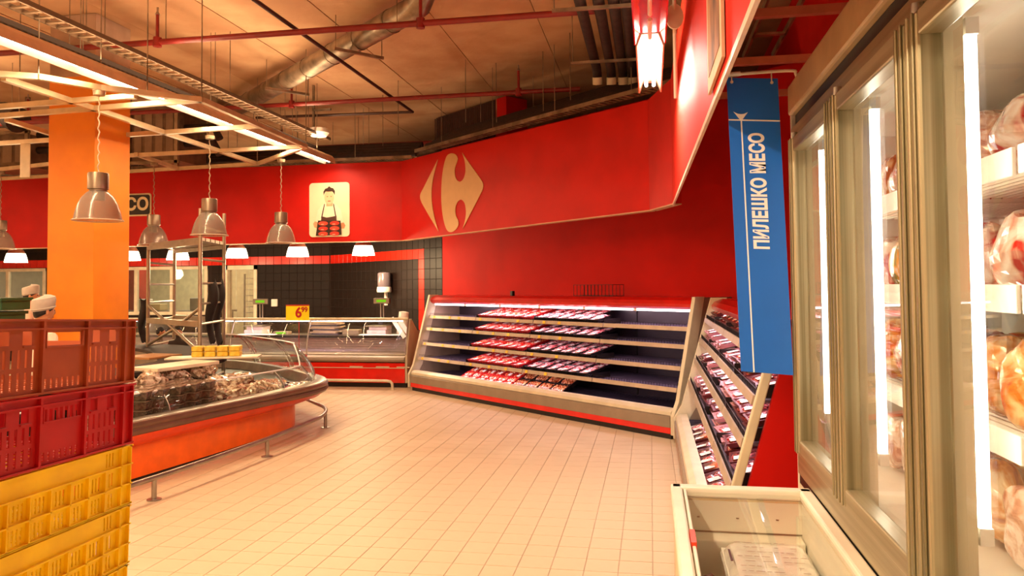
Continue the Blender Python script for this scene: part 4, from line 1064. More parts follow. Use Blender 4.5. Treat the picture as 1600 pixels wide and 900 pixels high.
# ================================================================== CHEST FREEZER
ch = thing('chest_freezer', 'low cream chest freezer with sliding glass lids in front of the tall freezer', 'freezer', (.36, 1.2, 0))
X0, X1, Y0, Y1, ZC = .085, .648, -.8, 3.43, .77
CW = mat('chest_cream', '#d8c49c', .35, var=.03)
MB().box(X0, X0+.05, Y0, Y1, .04, ZC-.03).build('left_wall', CW, ch, bevel=.015)
MB().box(X0, X1, Y1-.05, Y1, .04, ZC-.03).build('far_wall', CW, ch, bevel=.015)
MB().box(X0, X1, Y0, Y0+.05, .04, ZC-.03).build('near_wall', CW, ch, bevel=.015)
MB().box(X1-.04, X1, Y0, Y1, .04, ZC-.03).build('right_wall', CW, ch)
MB().box(X0, X1, Y0, Y1, .04, .10).build('bottom', CW, ch)
MB().box(X0+.02, X1-.02, Y0+.02, Y1-.02, 0, .04).build('plinth', BLACK, ch)
l_ = MB().box(X0+.05, X0+.055, Y0+.05, Y1-.05, .1, ZC-.04).box(X0+.05, X1-.04, Y1-.055, Y1-.05, .1, ZC-.04).box(X1-.045, X1-.04, Y0+.05, Y1-.05, .1, ZC-.04).box(X0+.05, X1-.04, Y0+.05, Y1-.05, .38, .40); l_.build('liner', INW, ch)
MB().box(X0+.056, X1-.046, Y1-.0575, Y1-.055, .60, .606).box(X0+.056, X1-.046, Y1-.0575, Y1-.055, .52, .523).build('liner_grooves', GALV, ch)
MB().box(X0+.06, X1-.05, Y1-.16, Y1-.058, .44, .60).build('liner_step', INW, ch, bevel=.006)
rr = MB()
rr.box(X0-.012, X0+.035, Y0-.01, Y1+.01, ZC-.03, ZC+.012); rr.box(X0-.01, X1, Y1-.05, Y1+.012, ZC-.03, ZC+.012); rr.box(X1-.05, X1, Y0, Y1, ZC-.03, ZC+.012); rr.box(X0, X1, Y0-.01, Y0+.04, ZC-.03, ZC+.012)
rr.build('top_frame', CREAMW, ch, bevel=.008)
MB().box(X0+.04, X0+.052, Y0, Y1-.03, ZC-.02, ZC+.004).build('inner_track', CREAMW, ch, bevel=.003)
MB().box(X0+.0365, X0+.0545, 2.66, 2.80, ZC-.02, ZC+.0155).build('orange_clip', mat('orange_clip', '#e03c10', .4), ch)
for a, b in ((-.75, 1.3), (1.28, 3.38)):
    g = MB().box(X0+.055, X1-.052, a, b, ZC-.012, ZC-.006).build('glass_lid', GLASSD, ch)
for k in range(3): MB().lathe([(0,0),(.006,0),(.006,.004),(0,.004)], 8, (X0+.1+k*.16, Y1-.056, .66)).build('rivet', GALV, ch)
# big white frozen pack in it
a = onz(1122, 842, .63); b = onz(1255, 842, .63)
pk = thing('frozen_meat_pack', 'large white plastic wrapped pack with faint print inside the chest freezer', 'food pack', ((a.x+b.x)/2, a.y-.3, .401))
rows = []
nx, ny = 10, 16
for j in range(ny+1):
    v = j/ny; row = []
    for i in range(nx+1):
        u = i/nx; e = min(u, 1-u, v, 1-v)*2
        row.append((a.x+.005+(b.x-a.x)*u, a.y-v*.62, .585+.06*min(1, (e*5))**.5+rnd.uniform(-.005,.005)))
    rows.append(row)
MB().box(a.x+.01, b.x-.006, a.y-.61, a.y-.01, .402, .60).build('carton', INW, pk)
MB().strip(rows).build('wrapping', mat('milky_film', '#f8f2ea', .18, var=.02, coat=.8, bump=.3, bscale=18), pk, smooth=True, sub=1)
GP = mat('grey_print', '#b09c90', .6)
for j in range(9):
    y = a.y-.09-j*.05; pp = MB(); x = a.x+.05
    while x < b.x-.06:
        L_ = rnd.uniform(.01,.035); pp.box(x, x+L_, y-.006, y, .6515, .652) if rnd.random() < .7 else None; x += L_+.008
    if pp.v: pp.build('faint_print', GP, pk)
MB().box(a.x+.02, a.x+.028, a.y-.30, a.y-.18, .650, .652).build('dark_mark', mat('plum_print', '#5a2a3c', .5), pk)
c_ = crumpled(.2, .3, .14, 77, meatmat('dark_frozen_meat', '#2a0c10', '#7a2c30', '#c8a0a0', 10), 'frozen_food_bag', 'dark red frozen bag beside the white pack in the chest freezer', 'bag')
p = onz(1124, 905, .52); c_.location = (p.x-.03, p.y-.1, .401)

# ================================================================== BLUE HANGING SIGN
yS = 3.52
c = [ony(*p, yS) for p in ((1135,122),(1215,123),(1238,583),(1159,583))]
bs = thing('blue_sign', 'blue vertical hanging sign with white lettering beside the tall freezer', 'sign', (c[0].x, yS, c[2].z))
# plate axes (real, slightly tilted plate): u across, v down
U = (c[1]-c[0]); Vv = ((c[3]-c[0])+(c[2]-c[1]))/2
def sp(u, v, d=0): q = c[0]+U*u+Vv*v; return Vector((q.x, q.y-d, q.z))
MB().add([sp(0,0),sp(1,0),sp(1,1),sp(0,1),sp(0,0,.004),sp(1,0,.004),sp(1,1,.004),sp(0,1,.004)], [(3,2,1,0),(4,5,6,7),(0,1,5,4),(1,2,6,5),(2,3,7,6),(3,0,4,7)]).build('plate', BLUE, bs)
def quad(u0, v0, u1, v1, nm): MB().add([sp(u0,v0,.005),sp(u1,v0,.005),sp(u1,v1,.005),sp(u0,v1,.005),sp(u0,v0,.006),sp(u1,v0,.006),sp(u1,v1,.006),sp(u0,v1,.006)], [(3,2,1,0),(4,5,6,7),(0,1,5,4),(1,2,6,5),(2,3,7,6),(3,0,4,7)]).build(nm, TEXTW, bs)
quad(0, .143, 1, .1475, 'white_line'); quad(.235, .147, .262, 1, 'white_line')
ar = [(.10,.117),(.18,.1235),(.245,.125),(.31,.1235),(.39,.117),(.325,.131),(.262,.1455),(.228,.1455),(.165,.131)]
MB().add([sp(u,v,.0055) for u,v in ar]+[sp(u,v,.007) for u,v in ar], [tuple(range(9))[::-1], tuple(range(9,18))]+[(i,(i+1)%9,9+(i+1)%9,9+i) for i in range(9)]).build('pointer_mark', TEXTW, bs)
# lettering runs upward
tx = sp(.545, .386, .0055); up_ = -Vv.normalized(); ac = U.normalized()
cyr = '\u041f\u0418\u041b\u0415\u0428\u041a\u041e \u041c\u0415\u0421\u041e'
tM = frameM(tx, up_, ac)
if (tM.to_3x3() @ Vector((0,0,1))).y > 0: tM = frameM(tx, up_, -ac)
tt = text(cyr, .085, TEXTW, tM, bs, bold=.0034, depth=.0006, xs=1)
# fit the lettering to its measured length
me = tt.data; loc = [up_.dot(ROOTM[bs.name] @ v.co-tx) for v in me.vertices]
ln = max(loc)-min(loc); want = Vv.length*(.584-.188); k_ = want/ln
RI = ROOTM[bs.name].inverted()
for v in me.vertices:
    p = ROOTM[bs.name] @ v.co; d_ = p-tx; al = up_.dot(d_); p = p+up_*(al*k_-al); v.co = RI @ p
bk = thing('sign_bracket', 'bent pale metal bracket holding the blue sign on the freezer top', 'bracket', (XF, yS, 2.45))
q0 = ony(1128, 118, yS); q1 = ony(1238, 110, yS)
MB().tube(catmull([(q0.x, yS, q0.z),(q1.x-.02, yS, q1.z),(q1.x+.015, yS+.005, q1.z-.015),(q1.x+.02, yS+.01, q1.z-.06),(XF+.005, yS+.02, 2.48)], 5), .007, 8).build('rod', CREAMW, bk, smooth=True)
MB().tube([(q0.x, yS, q0.z),(q0.x+.08, yS, q0.z+.004)], .010, 8).build('rod_sleeve', WHITEP, bk, smooth=True)
for u in (.1, .88):
    p = sp(u, .0); MB().tube([(p.x, yS-.002, p.z+.022),(p.x, yS-.004, p.z-.018)], .003, 6).build('hook', CREAMW, bk); MB().lathe([(0,0),(.007,0),(.007,.003),(0,.003)], 10, M=Matrix.Translation((p.x, yS-.008, p.z-.02)) @ Matrix.Rotation(PI/2, 4, 'X')).build('rivet', CREAMW, bk)

# ================================================================== LOGO, POSTERS, LETTERED SIGN ON THE FASCIA
LOGO = mat('logo_beige', '#d8b078', .5, var=.02)
lg = thing('wall_logo', 'large beige diamond logo with a letter shape on the red fascia', 'logo', (*onc(706, 300, -.004).xy, 2.42))
def L(x, y): return onc(620+x/5.625, 220+y/5.625, -.003)
def logo_piece(pts, nm):
    P3 = [L(*p) for p in pts]; n = len(P3)
    off = Vector((CN.x, CN.y, 0))*-.008
    bm = bmesh.new(); vs = [bm.verts.new(p) for p in P3]; f_ = bm.faces.new(vs)
    g = bmesh.ops.extrude_face_region(bm, geom=[f_]); bmesh.ops.translate(bm, vec=off, verts=[e for e in g['geom'] if isinstance(e, bmesh.types.BMVert)])
    bmesh.ops.triangulate(bm, faces=[f for f in bm.faces if len(f.verts) > 4]); bmesh.ops.recalc_face_normals(bm, faces=bm.faces)
    bm.transform(ROOTM[lg.name].inverted())
    me = bpy.data.meshes.new(nm); bm.to_mesh(me); bm.free(); me.materials.append(LOGO)
    o = bpy.data.objects.new(nm, me); COL.objects.link(o); o.parent = lg; return o
def sm(pts, k=4):
    return [tuple(v.xy) for v in catmull([(x, y, 0) for x, y in pts], k)]
left = sm([(363,165),(300,290),(240,410),(212,465),(209,505),(222,545)],4)+sm([(222,545),(290,665),(368,795)],3)[1:]+sm([(368,795),(335,680),(313,560),(309,450),(318,350),(338,260),(363,165)],4)[1:-1]
logo_piece(left, 'left_piece')
mid = sm([(395,420),(400,330),(412,240),(430,165),(450,125),(485,110),(520,122),(538,155),(530,190),(515,235),(512,285),(525,335),(555,360),(585,340),(604,290),(607,240),(598,170),(577,105)],4)
mid += sm([(577,105),(660,225),(745,345),(762,395),(752,440)],4)[1:]
mid += sm([(752,440),(660,620),(583,770)],3)[1:]
mid += sm([(583,770),(605,690),(611,620),(600,550),(568,517),(535,540),(518,595),(522,655),(543,705),(540,750),(515,785),(478,803),(445,785),(420,720),(402,620),(395,520),(395,420)],4)[1:-1]
logo_piece(mid, 'right_piece')

def flat_art(root, M, shapes):
    for k, (nm, c_, pts) in enumerate(shapes):
        d0 = .0012*(k+1)
        MB().prism(pts, d0, d0+.001, M).build(nm, mat('print_'+c_.strip('#'), c_, .45, var=.03), root)
def rrect(x0, x1, y0, y1, r, n=5):
    o = []
    for cx_, cy_, a0 in ((x1-r,y1-r,0),(x0+r,y1-r,90),(x0+r,y0+r,180),(x1-r,y0+r,270)):
        for k in range(n+1): a = math.radians(a0+90*k/n); o.append((cx_+r*math.cos(a), cy_+r*math.sin(a)))
    return o
def oval(cx_, cy_, rx, ry, n=18): return [(cx_+rx*math.cos(2*PI*k/n), cy_+ry*math.sin(2*PI*k/n)) for k in range(n)]
yf = bendy
po = thing('chef_poster', 'white poster of a man in dark apron holding red meat, on the fascia', 'poster', (-5.16, yf, 2.45))
PMx = frameM((-5.16, yf-.003, 2.9), (1,0,0), (0,0,1))
MB().prism(rrect(-.35,.35,-.44,.45,.06), 0, .012, PMx).build('poster_board', mat('poster_cream', '#f0e2c2', .4, var=.01), po)
PM2 = PMx @ Matrix.Translation((0,0,.012))
flat_art(po, PM2, [
 ('shirt', '#f6ecd2', [(-.13,.08),(-.05,.12),(.06,.12),(.13,.08),(.2,.0),(.24,-.2),(-.24,-.2),(-.2,.0)]),
 ('forearm', '#d0a078', [(-.28,-.22),(-.25,-.18),(-.17,-.21),(-.2,-.3),(-.26,-.28)]),
 ('forearm', '#c88a60', [(.28,-.26),(.25,-.21),(.17,-.23),(.19,-.31),(.26,-.31)]),
 ('neck', '#d8a880', [(-.05,.06),(.06,.06),(.06,.16),(-.05,.16)]),
 ('face', '#ecc49c', oval(0,.205,.082,.115)),
 ('hair', '#3a2218', [(-.095,.24),(-.10,.30),(-.07,.35),(-.03,.36),(.0,.39),(.03,.365),(.07,.355),(.10,.31),(.095,.24),(.075,.28),(.05,.305),(-.01,.30),(-.06,.305),(-.08,.28)]),
 ('left_eye', '#4a2c20', oval(-.03,.22,.014,.006,8)), ('right_eye', '#4a2c21', oval(.035,.22,.014,.006,8)), ('mouth', '#b85a48', oval(.003,.145,.03,.009,10)),
 ('apron_strap', '#4a2a20', [(-.085,.10),(-.07,.10),(-.12,-.13),(-.14,-.13)]), ('apron_strap', '#4a2a20', [(.07,.10),(.085,.10),(.13,-.13),(.11,-.13)]),
 ('apron_bib', '#4a2a20', [(-.14,-.18),(-.13,-.10),(-.04,-.125),(.04,-.115),(.13,-.10),(.13,-.18)]),
 ('dark_tray', '#2a1410', [(-.23,-.42),(-.19,-.17),(.20,-.18),(.22,-.41)])]
 +[('meat_piece', '#c8301c' if (i+j) % 2 else '#d8442c', oval(-.1+.2*i, -.22-.085*j, .085, .036, 12)) for i in (0,1) for j in (0,1,2)]
 +[('fat_mark', '#f0c0a0', oval(-.11+.2*i, -.235-.085*j, .03, .006, 8)) for i in (0,1) for j in (0,1,2)])
# dark MECO sign, mostly behind the pillar
ms = thing('meat_sign', 'dark lettered sign with cream border on the fascia, half hidden by the pillar', 'sign', (-9.05, yf, 2.9))
MMx = frameM((-8.90, yf-.003, 3.08), (1,0,0), (0,0,1))
MB().prism(rrect(-.50,.50,-.195,.195,.05), 0, .012, MMx).build('border', mat('sign_cream', '#d8c8a0', .4), ms)
MB().prism(rrect(-.475,.475,-.17,.17,.04), .0, .015, MMx).build('dark_panel', mat('sign_dark', '#1c1210', .4), ms)
tt = text('\u041c\u0415\u0421\u041e', .29, mat('sign_letters', '#e8d8ae', .5), MMx @ Matrix.Translation((.0,-.0,.0155)), ms, bold=.010, depth=.001, xs=1.05)
# framed picture on the near fascia
pc = [onx(1108, 150, .262), onx(1137, 86, .285)]
yb_, ya_ = pc[0].y, pc[1].y; zb_ = (pc[0].z+pc[1].z)/2
def fx(y): return .225+(7.65-y)/(9.15)*.105-.004
pr = thing('framed_poster', 'tall framed picture with brown and grey swirls on the near red fascia', 'poster', (fx(ya_), (ya_+yb_)/2, zb_))
FMx = frameM((fx(yb_), yb_, zb_), (fx(ya_)-fx(yb_), ya_-yb_, 0), (0,0,1)); Wp = math.hypot(ya_-yb_, fx(ya_)-fx(yb_)); Hp = FAS1-.05-zb_
MB().box(0, Wp, 0, Hp, 0, .012, FMx).build('frame', mat('pale_frame', '#d0b898', .7, spec=.1), pr)
PIC = mat('swirl_picture', '#b07c58', .7, c2='#5a4840', scale=2.2, spec=.1, stretch=(1, 2.5, 1))
MB().box(.06, Wp-.06, .06, Hp-.06, .0, .014, FMx).build('picture', PIC, pr)
# pale disc hanging on a thin conduit at the fascia
dk = thing('ceiling_disc', 'white oval disc on a thin conduit in front of the near red fascia', 'detector', (.17, 6.0, 3.7))
dp = onx(1054, 27, .17)
MB().lathe([(0,0),(.09,0),(.09,.012),(0,.016)], 20, M=Matrix.Translation((dp.x, dp.y, dp.z)) @ Matrix.Rotation(PI/2-.3, 4, 'X') @ Matrix.Diagonal((.6,1,1,1))).build('disc', WHITEP, dk, smooth=True)
MB().tube([(dp.x, dp.y+.01, dp.z-.5), (dp.x, dp.y+.01, dp.z), (dp.x-.0, dp.y+.01, 4.79)], .012, 8).build('conduit', CREAMW, dk, smooth=True)

# ================================================================== PENDANT LAMPS
CAPS = mat('lamp_cap_metal', '#8e7e6c', .38, .8)
SHD = [(.075,0),(.10,-.02),(.135,-.06),(.165,-.12),(.188,-.19),(.20,-.25),(.205,-.268),(.213,-.272)]
def pendant(lit=False):
    r = thing('pendant_lamp', 'x', 'lamp')
    MB().lathe([(0,.44),(.085,.44),(.09,.43),(.09,.29),(.075,.285),(.075,.275),(0,.275)], 24).build('metal_cap', CAPS, r, smooth=True)
    MB().lathe([(0,.276),(.05,.276),(.06,.20),(.055,.19),(0,.19)], 16).build('inner_reflector', STEEL, r, smooth=True)
    rows = [[(q*math.cos(2*PI*k/32), q*math.sin(2*PI*k/32), z+.275) for k in range(32)] for q, z in SHD]
    MB().strip(rows, closed=True).build('glass_shade', LAMPG, r, smooth=True, solid=.004)
    MB().tube([(.213*math.cos(2*PI*k/32), .213*math.sin(2*PI*k/32), .003) for k in range(32)], .005, 6, closed=True).build('shade_rim', mat('clear_rim', '#c8b8a4', .2), r, smooth=True)
    return r
PL = Rep(pendant())
FZ = 3.5
pend = [((153,345),'nearest unlit dome pendant, in front of the orange pillar'),((0,389),'unlit dome pendant cut by the left edge of the photo'),((240,383),'unlit dome pendant just right of the orange pillar, farthest back'),((327,368),'unlit dome pendant in front of the scaffold post'),((439,380),'rightmost unlit dome pendant, left of the chef poster')]
CORD = mat('pale_cord', '#b8a488', .5)
for (px_, lb) in pend:
    p = onz(*px_, 2.27); r = PL.put((p.x, p.y, 2.27), 0, lb, 'unlit dome pendants over the island')
    pts = []
    H_ = FZ-.03-2.27
    for k in range(25): t = k/24; z = .44+(H_-.44)*t; pts.append((.008*math.cos(k*2.2), .008*math.sin(k*2.2), z))
    mb = MB().tube(pts, .006, 6); o = mb.build('cord', CORD, None, smooth=True); o.parent = r
    mb = MB().lathe([(0,H_-.04),(.05,H_-.04),(.055,H_),(0,H_)], 14); o = mb.build('ceiling_rose', CORD, None, smooth=True); o.parent = r
# lit lamps over the service counter
def litlamp():
    r = thing('dome_lamp', 'x', 'lamp')
    MB().lathe([(0,.38),(.07,.38),(.075,.30),(.07,.27),(0,.27)], 20).build('metal_cap', CAPS, r, smooth=True)
    MB().lathe([(.07,.28),(.12,.24),(.155,.17)], 28).build('shade_top', mat('tinted_shade', '#b07860', .3), r, smooth=True)
    MB().lathe([(.155,.17),(.18,.09),(.198,.0),(.19,.0),(.15,.16),(0,.17)], 28).build('glowing_bowl', BELL, r, smooth=True)
    MB().tube([(0,0,.37),(0,0,2.62)], .006, 6).build('cord', CORD, r)
    return r
LL = Rep(litlamp())
lits = [(25,410,'glowing dome lamp left of the orange pillar'),(202,407,'glowing dome lamp half hidden by the right edge of the pillar'),(278,406,'glowing dome lamp seen between the scaffold posts'),(370,403,'glowing dome lamp right of the scaffold tower'),(465,401,'glowing dome lamp below the left edge of the chef poster'),(568,399,'brightest glowing dome lamp, rightmost over the service counter')]
for x_, y_, lb in lits:
    p = ony(x_, y_, 12.85); LL.put((p.x, p.y, p.z), 0, lb, 'glowing dome lamps over the service counter')
    l = bpy.data.lights.new('lamp_light', 'POINT'); l.energy = (95 if x_ == 568 else 50)*K; l.color = (1,.70,.38); l.shadow_soft_size = .14
    o = bpy.data.objects.new('lamp_light', l); COL.objects.link(o); o.location = (p.x, p.y, p.z-.16)

# ================================================================== SUSPENDED LIGHT LATTICE OVER THE ISLAND
LAT = mat('lattice_metal', '#cdb894', .35, .2)
lt = thing('suspended_lattice', 'suspended lattice of pale square tubes carrying the dome pendants', 'ceiling frame', (-6, 8, FZ))
def lb(a, b, w_=.05, z=FZ, nm='square_tube'):
    p = onz(*a, z); q = onz(*b, z); MB().bar(p, q, w_).build(nm, LAT, lt)
lb((-60,112),(60,120)); lb((60,120),(157,137)); lb((157,137),(315,156)); lb((315,156),(478,229)); lb((478,229),(402,256)); lb((402,256),(5,122))
lb((-60,186),(315,156)); lb((-60,228),(404,197)); lb((200,243),(474,229)); lb((-40,282),(402,256)); lb((-60,271),(200,243)); lb((10,187),(105,217)); lb((212,241),(280,264)); lb((-40,170),(212,150))
for px_ in ((60,120),(230,146),(315,156),(478,229),(200,243),(402,256),(30,184)):
    p = onz(*px_, FZ); MB().tube([(p.x,p.y,FZ),(p.x,p.y,4.8)], .006, 5).build('hanger_rod', GALV, lt)
hp = onz(40, 282, 3.5); o = MB().box(-.07, .07, -.006, .006, 0, .425, Matrix.Translation((*onz(40,221.3,3.5).xy, 3.05))).build('hanging_plate', mat('ribbed_plate', '#c8b898', .5)); tag(o, 'pale ribbed plate hanging from the lattice left of the pillar', 'plate')

# ================================================================== CEILING SERVICES
TROF = mat('trough_white', '#c8ac90', .5)
def row_light(x, y0, y1, z, label, lit=True, w_=.13, n=1, litfrom=None):
    r = thing('strip_light', label, 'ceiling light', (x, (y0+y1)/2, z))
    MB().prism([(-w_/2-.03,0),(-w_/2,.09),(-.03,.13),(.03,.13),(w_/2,.09),(w_/2+.03,0),(w_/2+.02,0),(w_/2-.01,.08),(-w_/2+.01,.08),(-w_/2-.02,0)][::-1], y0, y1, Matrix(((1,0,0,x),(0,0,1,0),(0,1,0,z),(0,0,0,1)))).build('reflector', TROF if lit else REDG, r)  # unlit reflector is coloured red to paint in its red reflection
    k = y0
    while k < y1-.2:
        e = min(k+1.22, y1)
        for dx in ((-.03, .03) if y0 == 5.2 else (0,)): MB().tube([(x+dx,k+.03,z+.035),(x+dx,e-.03,z+.035)], .014, 8).build('tube', TUBE if lit else WHITEP, r)
        k += 1.25
    for yy in (y0+.5, (y0+y1)/2, y1-.5):
        MB().tube([(x,yy,z+.12),(x,yy,4.8)], .005, 5).build('hanger_rod', GALV, r)
    return r
row_light(-4.1, -7.5, .5, 3.25, 'long row of added fill strip lights running behind the camera at left')
row_light(-5.05, 1.1, 11.6, 3.62, 'long glowing row of strip lights at upper left over the island')
row_light(-9.0, 0, 9, 3.65, 'added unseen row of strip lights beyond the lattice at far left'); row_light(-13.0, .5, 9.5, 3.65, 'added unseen row of strip lights at the far left side of the shop')
row_light(-1.6, -7.5, 4.5, 3.65, 'added row of fill strip lights over the camera, out of view')  # housing for the fill row added overhead
row_light(.02, 5.2, 6.5, 3.25, 'short bright strip light seen end on beside the near red fascia', w_=.13)
row_light(.02, 1.0, 5.17, 3.25, 'unlit strip light housing, red reflection painted on, leading to the bright one', lit=False, w_=.15)
def ladder_tray(x, y0, y1, z, w_, label, m, step=.12):
    r = thing('cable_tray', label, 'cable tray', (x, (y0+y1)/2, z))
    for s_ in (-1, 1): MB().box(x+s_*w_/2-.01, x+s_*w_/2+.01, y0, y1, z, z+.045).build('side_rail', m, r)
    mb = MB(); k = y0
    while k < y1: mb.box(x-w_/2, x+w_/2, k, k+.035, z, z+.012); k += step
    o = mb.build('rungs', m, r); o['kind'] = 'stuff'
    k = y0+.8
    while k < y1:
        for s_ in (-1, 1): MB().tube([(x+s_*w_/2,k,z),(x+s_*w_/2,k,4.8)], .005, 5).build('hanger_rod', GALV, r)
        k += 2.2
ladder_tray(-5.37, -1, 11.7, 3.885, .12, 'dark perforated tray just above the glowing strip light row', mat('dark_tray_metal', '#33241c', .6, .3), .07)
ladder_tray(-5.15, -1, 11.6, 4.0, .2, 'galvanised ladder tray running parallel above the strip light row', mat('tray_tan', '#5c4632', .6, .2), .13)
def sprinkler(y, x0, x1, z, label, drops, slope=0):
    r = thing('sprinkler_pipe', label, 'pipe', ((x0+x1)/2, y, z))
    MB().tube([(x0,y+slope,z),((x0+x1)/2,y+slope/2,z),(x1,y,z)], .032, 10).build('pipe', REDP, r, smooth=True)
    for x in drops:
        MB().tube([(x,y,z),(x,y,4.62)], .018, 8).build('riser', REDP, r, smooth=True); MB().lathe([(0,-.06),(.045,-.05),(.045,.05),(0,.06)], 10, (x,y,z)).build('joint', REDP, r, smooth=True)
        MB().lathe([(0,.0),(.03,.0),(.01,.03),(.012,.08),(0,.08)], 10, (x,y,4.60)).build('sprinkler_head', STEEL, r)
    k = x0+1.1
    while k < x1:
        MB().tube([(k,y,z+.03),(k,y,4.8)], .005, 5).build('hanger_rod', GALV, r); k += 2.6
sprinkler(7.4, -14, -.4, 4.3, 'nearest red sprinkler pipe crossing the whole ceiling', [-5.2, -2.25, -11])
sprinkler(10.35, -14, -.9, 4.3, 'middle red sprinkler pipe crossing the ceiling behind the first', [-5.1, -1.75, -9.5])
sprinkler(13.4, -15, -3.6, 4.25, 'farthest red sprinkler pipe low above the fascia', [-6.8, -10])
sprinkler(9.2, -15, -7.2, 3.95, 'short red sprinkler pipe at left beside the pillar top', [-12])
# thin dark conduit with a sharp bend
cd = [onz(395,-2,4.37), onz(645,175,4.37), onz(400,184,4.37)]
o = MB().tube([cd[0], cd[1]], .022, 8).tube([cd[1], cd[2]], .022, 8).build('conduit', mat('dark_conduit', '#3a1c18', .5), smooth=True); tag(o, 'thin dark conduit making a sharp V bend under the ceiling', 'pipe')
# spiral duct
d0 = onz(650, 12, 4.57); d1 = onz(385, 160, 4.57); dd_ = (d1-d0).normalized(); du = thing('spiral_duct', 'round galvanised spiral duct running diagonally under the ceiling', 'duct', d0)
e1 = d1+dd_*4
MB().tube([d0+Vector((0,0,.22))-dd_*.14, d0+Vector((0,0,.1))-dd_*.13, d0+Vector((0,0,.02))-dd_*.05, d0+dd_*.12, e1], .15, 20, radii=[.13,.14,.14,.13,.13]).build('duct_pipe', GALV, du, smooth=True)
for k in range(12):
    q = d0+dd_*(.5+k*.75); MB().tube([q, q+dd_*.03], .136, 20).build('seam_ring', GALV, du, smooth=True)
for k in range(3):
    q = d0+dd_*(1.3+k*2.2); sdv = Vector((-dd_.y, dd_.x, 0)); MB().bar(q+sdv*.32-Vector((0,0,.17)), q-sdv*.32-Vector((0,0,.17)), .035).build('support_bar', GALV, du)
    for s_ in (-.3, .3): w__ = q+sdv*s_; MB().tube([(w__.x,w__.y,4.40),(w__.x,w__.y,4.8)], .005, 5).build('hanger_rod', GALV, du)
# bundle of lagged pipes behind the fascia
def bundle(a, b, n, name, label, z0=3.93, dia=.11, u0=.35):
    r = thing(name, label, 'pipes', ((a.x+b.x)/2, (a.y+b.y)/2, z0)); d = (b-a).normalized(); nn = Vector((-d.y, d.x)); nn = nn if nn.y > 0 else -nn
    for k in range(n):
        o1 = a+nn*(u0+k*.13); o2 = b+nn*(u0+k*.13); zz = z0+.02+.07*k
        MB().tube([(o1.x,o1.y,zz),(o2.x,o2.y,zz)], dia/2, 12).build('lagged_pipe', DARKM, r, smooth=True)
    L_ = (b-a).length; k = .6
    while k < L_:
        o1 = a+d*k+nn*(u0-.12); o2 = a+d*k+nn*(u0+n*.13)
        MB().bar((o1.x,o1.y,z0-.06),(o2.x,o2.y,z0+.0+.07*n-.06),.03).build('support_bar', GALV, r)
        for o_ in (o1, o2): MB().tube([(o_.x,o_.y,z0-.06),(o_.x,o_.y,4.8)], .005, 5).build('hanger_rod', GALV, r)
        k += 1.35
    # cable tray at the front of the bundle
    t0_ = a+nn*.10; t1_ = b+nn*.10
    for s_ in (0, .16): MB().bar((t0_.x+nn.x*s_,t0_.y+nn.y*s_,z0-.08),(t1_.x+nn.x*s_,t1_.y+nn.y*s_,z0-.08),.015,.05).build('tray_rail', GALV, r)
    mb = MB(); k = 0
    while k < L_: q = t0_+d*k; mb.bar((q.x,q.y,z0-.1),(q.x+nn.x*.16,q.y+nn.y*.16,z0-.1),.02,.01); k += .09
    o = mb.build('tray_rungs', GALV, r); o['kind'] = 'stuff'
    for s_ in (.3,): 
        q = t0_+nn*s_; q2 = t1_+nn*s_; MB().tube([(q.x,q.y,z0-.03),(q2.x,q2.y,z0-.03)], .015, 6).build('thin_pipe', CREAM, r)
    return r
bA = Vector((bendx+.1, bendy+.1)); bB = Vector((.35, 8.25)); bundle(bA, bB, 5, 'pipe_bundle', 'bundle of dark lagged pipes following the angled red fascia')
bundle(Vector((-9.5, bendy+.1)), bA, 4, 'pipe_bundle', 'bundle of dark lagged pipes above the straight part of the red fascia', z0=3.84)
for k, (pxe) in enumerate((933, 955, 973, 988)):
    e = onz(pxe, 112, 4.22); r = thing('lagged_pipe', 'dark lagged pipe of the row of four under the ceiling, %s from the left' % ['first', 'second', 'third', 'fourth'][k], 'pipe', (e.x, e.y, 4.22), 0, 'four lagged pipes')
    MB().tube([(e.x, -2, 4.24),(e.x, e.y-.1, 4.24),(e.x, e.y+.02, 4.2),(e.x, e.y+.06, 4.1)], .055, 12).build('lagging', DARKM, r, smooth=True)
    MB().tube([(e.x, e.y+.03, 4.16),(e.x, e.y+.06, 4.08)], .06, 12).build('pale_end_collar', CREAM, r, smooth=True)
ub = thing('pipe_support', 'steel bars on threaded rods under the four lagged pipes', 'support', (-.4, 8, 4.15))
for yy in (8.6, 6.9, 4.5):
    MB().bar((-.85,yy,4.15),(.1,yy,4.15),.03).build('support_bar', GALV, ub)
    for x in (-.83, .08): MB().tube([(x,yy,4.15),(x,yy,4.8)], .006, 5).build('hanger_rod', GALV, ub)
# louvred air box behind the bundle
s0 = (onc(680,172,1.5).xy-CP).dot(CD); s1 = (onc(778,132,1.5).xy-CP).dot(CD)
ab = thing('air_box', 'dark louvred air duct box with red end behind the pipes', 'duct', cpt(s0, 1.5, 3.6))
def cbox(sa, sb, ua, ub_, za, zb): 
    return MB().add([cpt(sa,ua,za),cpt(sb,ua,za),cpt(sb,ub_,za),cpt(sa,ub_,za),cpt(sa,ua,zb),cpt(sb,ua,zb),cpt(sb,ub_,zb),cpt(sa,ub_,zb)], [(3,2,1,0),(4,5,6,7),(0,1,5,4),(1,2,6,5),(2,3,7,6),(3,0,4,7)])
cbox(s0, s1, 1.52, 1.9, 3.5, 4.78).build('box_body', mat('dark_brown_panel', '#3a1c12', .7), ab)
cbox(s1, s1-.28, 1.45, 1.9, 3.5, 4.76).build('red_end', REDW, ab)
mb = MB(); k = 0; n_ = int(abs(s0-s1)/.06)
for k in range(n_): t = s0+(s1-s0)*k/n_; a = cpt(t,1.5,3.5); b = cpt(t,1.5,4.76); mb.bar(a, b, .018)
